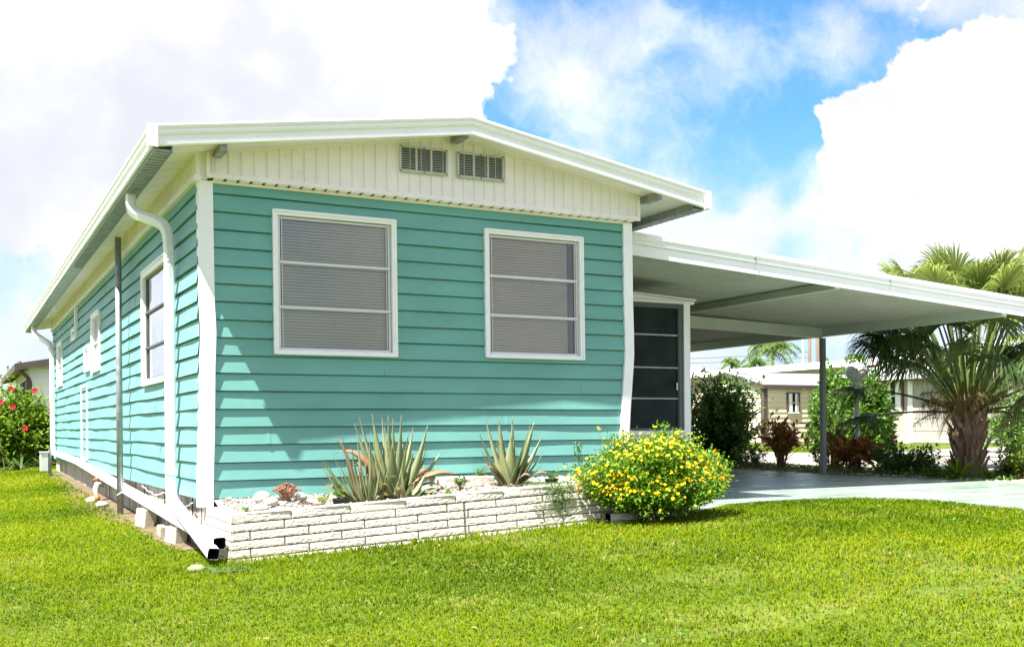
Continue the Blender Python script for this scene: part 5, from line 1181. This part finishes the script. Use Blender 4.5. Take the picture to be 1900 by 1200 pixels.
# ------------------------------------------------------------------ sky and light
SUN = Vector((1, .33, -2.04)).normalized()
w = bpy.data.worlds.new('World'); S.world = w; w.use_nodes = True; nt = w.node_tree; nd = nt.nodes; lk = nt.links
for n in list(nd): nd.remove(n)
out = nd.new('ShaderNodeOutputWorld'); bg = nd.new('ShaderNodeBackground')
sky = nd.new('ShaderNodeTexSky'); sky.sky_type = 'NISHITA'; sky.sun_disc = False
sky.sun_elevation = math.asin(-SUN.z); sky.sun_rotation = math.atan2(-SUN.x, -SUN.y); sky.air_density = 1.0; sky.dust_density = .3; sky.ozone_density = 1.5
tc = nd.new('ShaderNodeTexCoord'); nv = nd.new('ShaderNodeVectorMath'); nv.operation = 'NORMALIZE'; lk.new(tc.outputs['Generated'], nv.inputs[0])
def math_(op, a, b=None, c=None, clamp=False):
    m = nd.new('ShaderNodeMath'); m.operation = op; m.use_clamp = clamp
    for i, v in enumerate((a, b, c)):
        if v is None: continue
        if isinstance(v, (int, float)): m.inputs[i].default_value = v
        else: lk.new(v, m.inputs[i])
    return m.outputs[0]
def nz(scale, detail, rough, vec, off=(0, 0, 0)):
    mp = nd.new('ShaderNodeMapping'); mp.inputs['Location'].default_value = off; lk.new(vec, mp.inputs['Vector'])
    n = nd.new('ShaderNodeTexNoise'); n.inputs['Scale'].default_value = scale; n.inputs['Detail'].default_value = detail; n.inputs['Roughness'].default_value = rough; lk.new(mp.outputs[0], n.inputs['Vector']); return n
# sky-begin
CUM = [(0.209,0.921,0.330,0.169,1.00),(0.081,0.938,0.337,0.133,0.90),(0.326,0.878,0.349,0.056,0.80),(0.362,0.880,0.307,0.046,0.90),(0.301,0.907,0.296,0.072,0.90),(0.137,0.947,0.290,0.082,0.80),(0.057,0.961,0.269,0.056,0.60),(0.362,0.859,0.363,0.028,0.50),(0.687,0.675,0.269,0.023,0.62),(0.723,0.641,0.258,0.038,0.72),(0.766,0.590,0.257,0.044,0.70),(0.705,0.680,0.199,0.036,0.60),(0.744,0.637,0.203,0.061,0.80),(0.786,0.590,0.184,0.067,0.80),(0.735,0.590,0.335,0.036,0.55),(0.698,0.630,0.342,0.023,0.40)]
BLUE = [(0.439,0.827,0.351,0.049,0.85),(0.419,0.852,0.312,0.031,0.75),(0.531,0.794,0.295,0.056,0.95),(0.585,0.746,0.320,0.061,0.70),(0.633,0.716,0.294,0.044,0.90),(0.614,0.708,0.350,0.056,0.60),(0.505,0.780,0.370,0.056,0.50),(0.673,0.666,0.320,0.031,0.90),(0.715,0.628,0.308,0.026,0.70),(0.652,0.696,0.301,0.026,0.60),(0.646,0.676,0.354,0.031,0.40),(0.751,0.588,0.301,0.023,0.60),(0.704,0.672,0.230,0.026,0.35),(0.731,0.614,0.297,0.026,0.40),(0.469,0.833,0.294,0.041,0.60),(0.659,0.722,0.212,0.013,0.50),(0.668,0.726,0.163,0.016,0.65),(0.618,0.758,0.208,0.017,0.40),(0.599,0.764,0.239,0.031,0.25),(0.127,0.924,0.360,0.023,1.20),(0.058,0.978,0.200,0.046,0.40),(0.041,0.994,0.105,0.056,0.45),(0.108,0.968,0.226,0.036,0.25),(0.670,0.739,0.073,0.041,0.50),(0.736,0.673,0.071,0.041,0.50),(0.499,0.836,0.230,0.041,0.15),(0.045,0.972,0.230,0.031,0.30)]
CIR = [(0.404,0.845,0.350,0.017,0.90),(0.499,0.797,0.339,0.031,0.50),(0.463,0.820,0.336,0.020,0.28),(0.538,0.769,0.346,0.020,0.30),(0.550,0.754,0.359,0.020,0.40),(0.479,0.819,0.316,0.031,0.30),(0.576,0.741,0.345,0.015,0.20),(0.617,0.712,0.335,0.028,0.30),(0.588,0.742,0.323,0.026,0.22),(0.673,0.660,0.334,0.026,0.40),(0.574,0.772,0.272,0.031,0.30),(0.527,0.806,0.270,0.031,0.30)]
def gsum(L, vec, acc):
    for (x, y, z, s, wt) in L:
        d = nd.new('ShaderNodeVectorMath'); d.operation = 'DISTANCE'; lk.new(vec, d.inputs[0]); d.inputs[1].default_value = (x, y, z)
        e_ = math_('POWER', math.e, math_('MULTIPLY', math_('MULTIPLY', d.outputs['Value'], d.outputs['Value']), -.5 / (s * s)))
        acc = math_('MULTIPLY_ADD', e_, wt, acc)
    return acc
def sstep(v, a, b, lo=0., hi=1.):
    m = nd.new('ShaderNodeMapRange'); m.interpolation_type = 'SMOOTHSTEP'; lk.new(v, m.inputs['Value']); m.inputs['From Min'].default_value = a; m.inputs['From Max'].default_value = b
    m.inputs['To Min'].default_value = lo; m.inputs['To Max'].default_value = hi; return m.outputs[0]
def warp(scale, amt, det=4, rough=.55):
    wn = nz(scale, det, rough, nv.outputs[0]); a = nd.new('ShaderNodeVectorMath'); a.operation = 'SUBTRACT'; lk.new(wn.outputs['Color'], a.inputs[0]); a.inputs[1].default_value = (.5, .5, .5)
    b = nd.new('ShaderNodeVectorMath'); b.operation = 'SCALE'; lk.new(a.outputs[0], b.inputs[0]); b.inputs['Scale'].default_value = amt
    c = nd.new('ShaderNodeVectorMath'); c.operation = 'ADD'; lk.new(nv.outputs[0], c.inputs[0]); lk.new(b.outputs[0], c.inputs[1]); return c.outputs[0]
W1 = warp(10, .075, 5, .6); W2 = warp(9, .07, 6, .62)
def puff(vec):      # billowy noise: rounded lumps
    v = nd.new('ShaderNodeTexVoronoi'); v.feature = 'F1'; v.inputs['Scale'].default_value = 17; v.inputs['Detail'].default_value = 2; v.inputs['Roughness'].default_value = .55; lk.new(vec, v.inputs['Vector'])
    return v.outputs['Distance']
pf = puff(W1); nf = nz(11, 8, .6, nv.outputs[0], (3, 1, 4)).outputs['Fac']
# crisp cumulus
base = gsum([(-.3, -.95, .3, .9, .7)], nv.outputs[0], -.52)
dens = math_('ADD', gsum(CUM, W1, base), math_('ADD', math_('MULTIPLY', math_('SUBTRACT', .40, pf), .45), math_('MULTIPLY', math_('SUBTRACT', nf, .5), 1.15)))
cum = sstep(dens, -.03, .09)
# soft high cloud with breaks
n3 = nz(8, 8, .62, W2, (1, 9, 2)).outputs['Fac']
mp = nd.new('ShaderNodeMapping'); mp.inputs['Rotation'].default_value = (0, .5, .4); mp.inputs['Scale'].default_value = (6, 22, 14); lk.new(W2, mp.inputs['Vector'])
n4_ = nd.new('ShaderNodeTexNoise'); n4_.inputs['Scale'].default_value = 1; n4_.inputs['Detail'].default_value = 7; n4_.inputs['Roughness'].default_value = .6; lk.new(mp.outputs[0], n4_.inputs['Vector'])
soft = math_('SUBTRACT', .92, math_('MINIMUM', gsum(BLUE, W2, 0.), .80))
soft = math_('MINIMUM', gsum(CIR, W2, soft), .72)
soft = math_('ADD', soft, math_('ADD', math_('MULTIPLY', math_('SUBTRACT', n3, .5), 1.7), math_('MULTIPLY', math_('SUBTRACT', n4_.outputs['Fac'], .5), .7)))
softm = sstep(soft, .05, .95, 0, .97)
# light and grey inside the clouds
g1 = nz(3.6, 5, .5, W1, (7, 2, 5)).outputs['Fac']; g2 = nz(12, 4, .5, W1, (1, 4, 5)).outputs['Fac']
bright = math_('ADD', math_('MULTIPLY', g1, .75), math_('MULTIPLY', g2, .25))
ccol = nd.new('ShaderNodeMix'); ccol.data_type = 'RGBA'; lk.new(sstep(bright, .66, .38), ccol.inputs['Factor']); ccol.inputs['A'].default_value = (2.02, 2.07, 2.25, 1); ccol.inputs['B'].default_value = (3.05, 3.05, 3.6, 1)
scol = nd.new('ShaderNodeMix'); scol.data_type = 'RGBA'; lk.new(sstep(nz(6, 5, .5, W2, (2, 5, 1)).outputs['Fac'], .42, .60), scol.inputs['Factor']); scol.inputs['A'].default_value = (2.2, 2.3, 2.6, 1); scol.inputs['B'].default_value = (2.8, 2.85, 3.3, 1)
blue = nd.new('ShaderNodeMix'); blue.data_type = 'RGBA'; blue.blend_type = 'MULTIPLY'; blue.inputs['Factor'].default_value = 1; lk.new(sky.outputs[0], blue.inputs['A']); blue.inputs['B'].default_value = (.27, .48, .57, 1)
sepz = nd.new('ShaderNodeSeparateXYZ'); lk.new(nv.outputs[0], sepz.inputs[0])
hz = nd.new('ShaderNodeMix'); hz.data_type = 'RGBA'; lk.new(sstep(sepz.outputs['Z'], .30, .02, 0, .92), hz.inputs['Factor']); lk.new(blue.outputs['Result'], hz.inputs['A']); hz.inputs['B'].default_value = (1.6, 2.0, 2.45, 1)
mx1 = nd.new('ShaderNodeMix'); mx1.data_type = 'RGBA'; lk.new(softm, mx1.inputs['Factor']); lk.new(hz.outputs['Result'], mx1.inputs['A']); lk.new(scol.outputs['Result'], mx1.inputs['B'])
mx2 = nd.new('ShaderNodeMix'); mx2.data_type = 'RGBA'; lk.new(cum, mx2.inputs['Factor']); lk.new(mx1.outputs['Result'], mx2.inputs['A']); lk.new(ccol.outputs['Result'], mx2.inputs['B'])
lk.new(mx2.outputs['Result'], bg.inputs['Color']); bg.inputs['Strength'].default_value = .10; lk.new(bg.outputs[0], out.inputs['Surface'])
w.cycles.sampling_method = 'MANUAL'; w.cycles.sample_map_resolution = 512
sl = bpy.data.lights.new('sun', 'SUN'); sl.energy = 4.0; sl.angle = rad(.5); sl.color = (1, .96, .90)
so = bpy.data.objects.new('sun', sl); C.objects.link(so); so.rotation_euler = SUN.to_track_quat('-Z', 'Y').to_euler(); so.location = (-10, -5, 20)

# ------------------------------------------------------------------ camera
cd = bpy.data.cameras.new('camera'); co = bpy.data.objects.new('camera', cd); C.objects.link(co); S.camera = co
yaw, roll = -.48533, -.007505
f_ = Vector((-math.sin(yaw), math.cos(yaw), 0)); r_ = Vector((math.cos(yaw), math.sin(yaw), 0)); u_ = Vector((0, 0, 1))
r2 = r_ * math.cos(roll) + u_ * math.sin(roll); u2 = u_ * math.cos(roll) - r_ * math.sin(roll)
from mathutils import Matrix
co.matrix_world = Matrix(((r2.x, u2.x, -f_.x, CAM[0]), (r2.y, u2.y, -f_.y, CAM[1]), (r2.z, u2.z, -f_.z, CAM[2]), (0, 0, 0, 1)))
cd.sensor_width = 36; cd.lens = 37.0; cd.shift_y = (792.25 - 600) / 1900; cd.clip_end = 3000; cd.clip_start = .05
S.view_settings.view_transform = 'Standard'; S.view_settings.look = 'None'; S.view_settings.exposure = 2.10; S.view_settings.gamma = 1
S.cycles.max_bounces = 6; S.cycles.transparent_max_bounces = 12
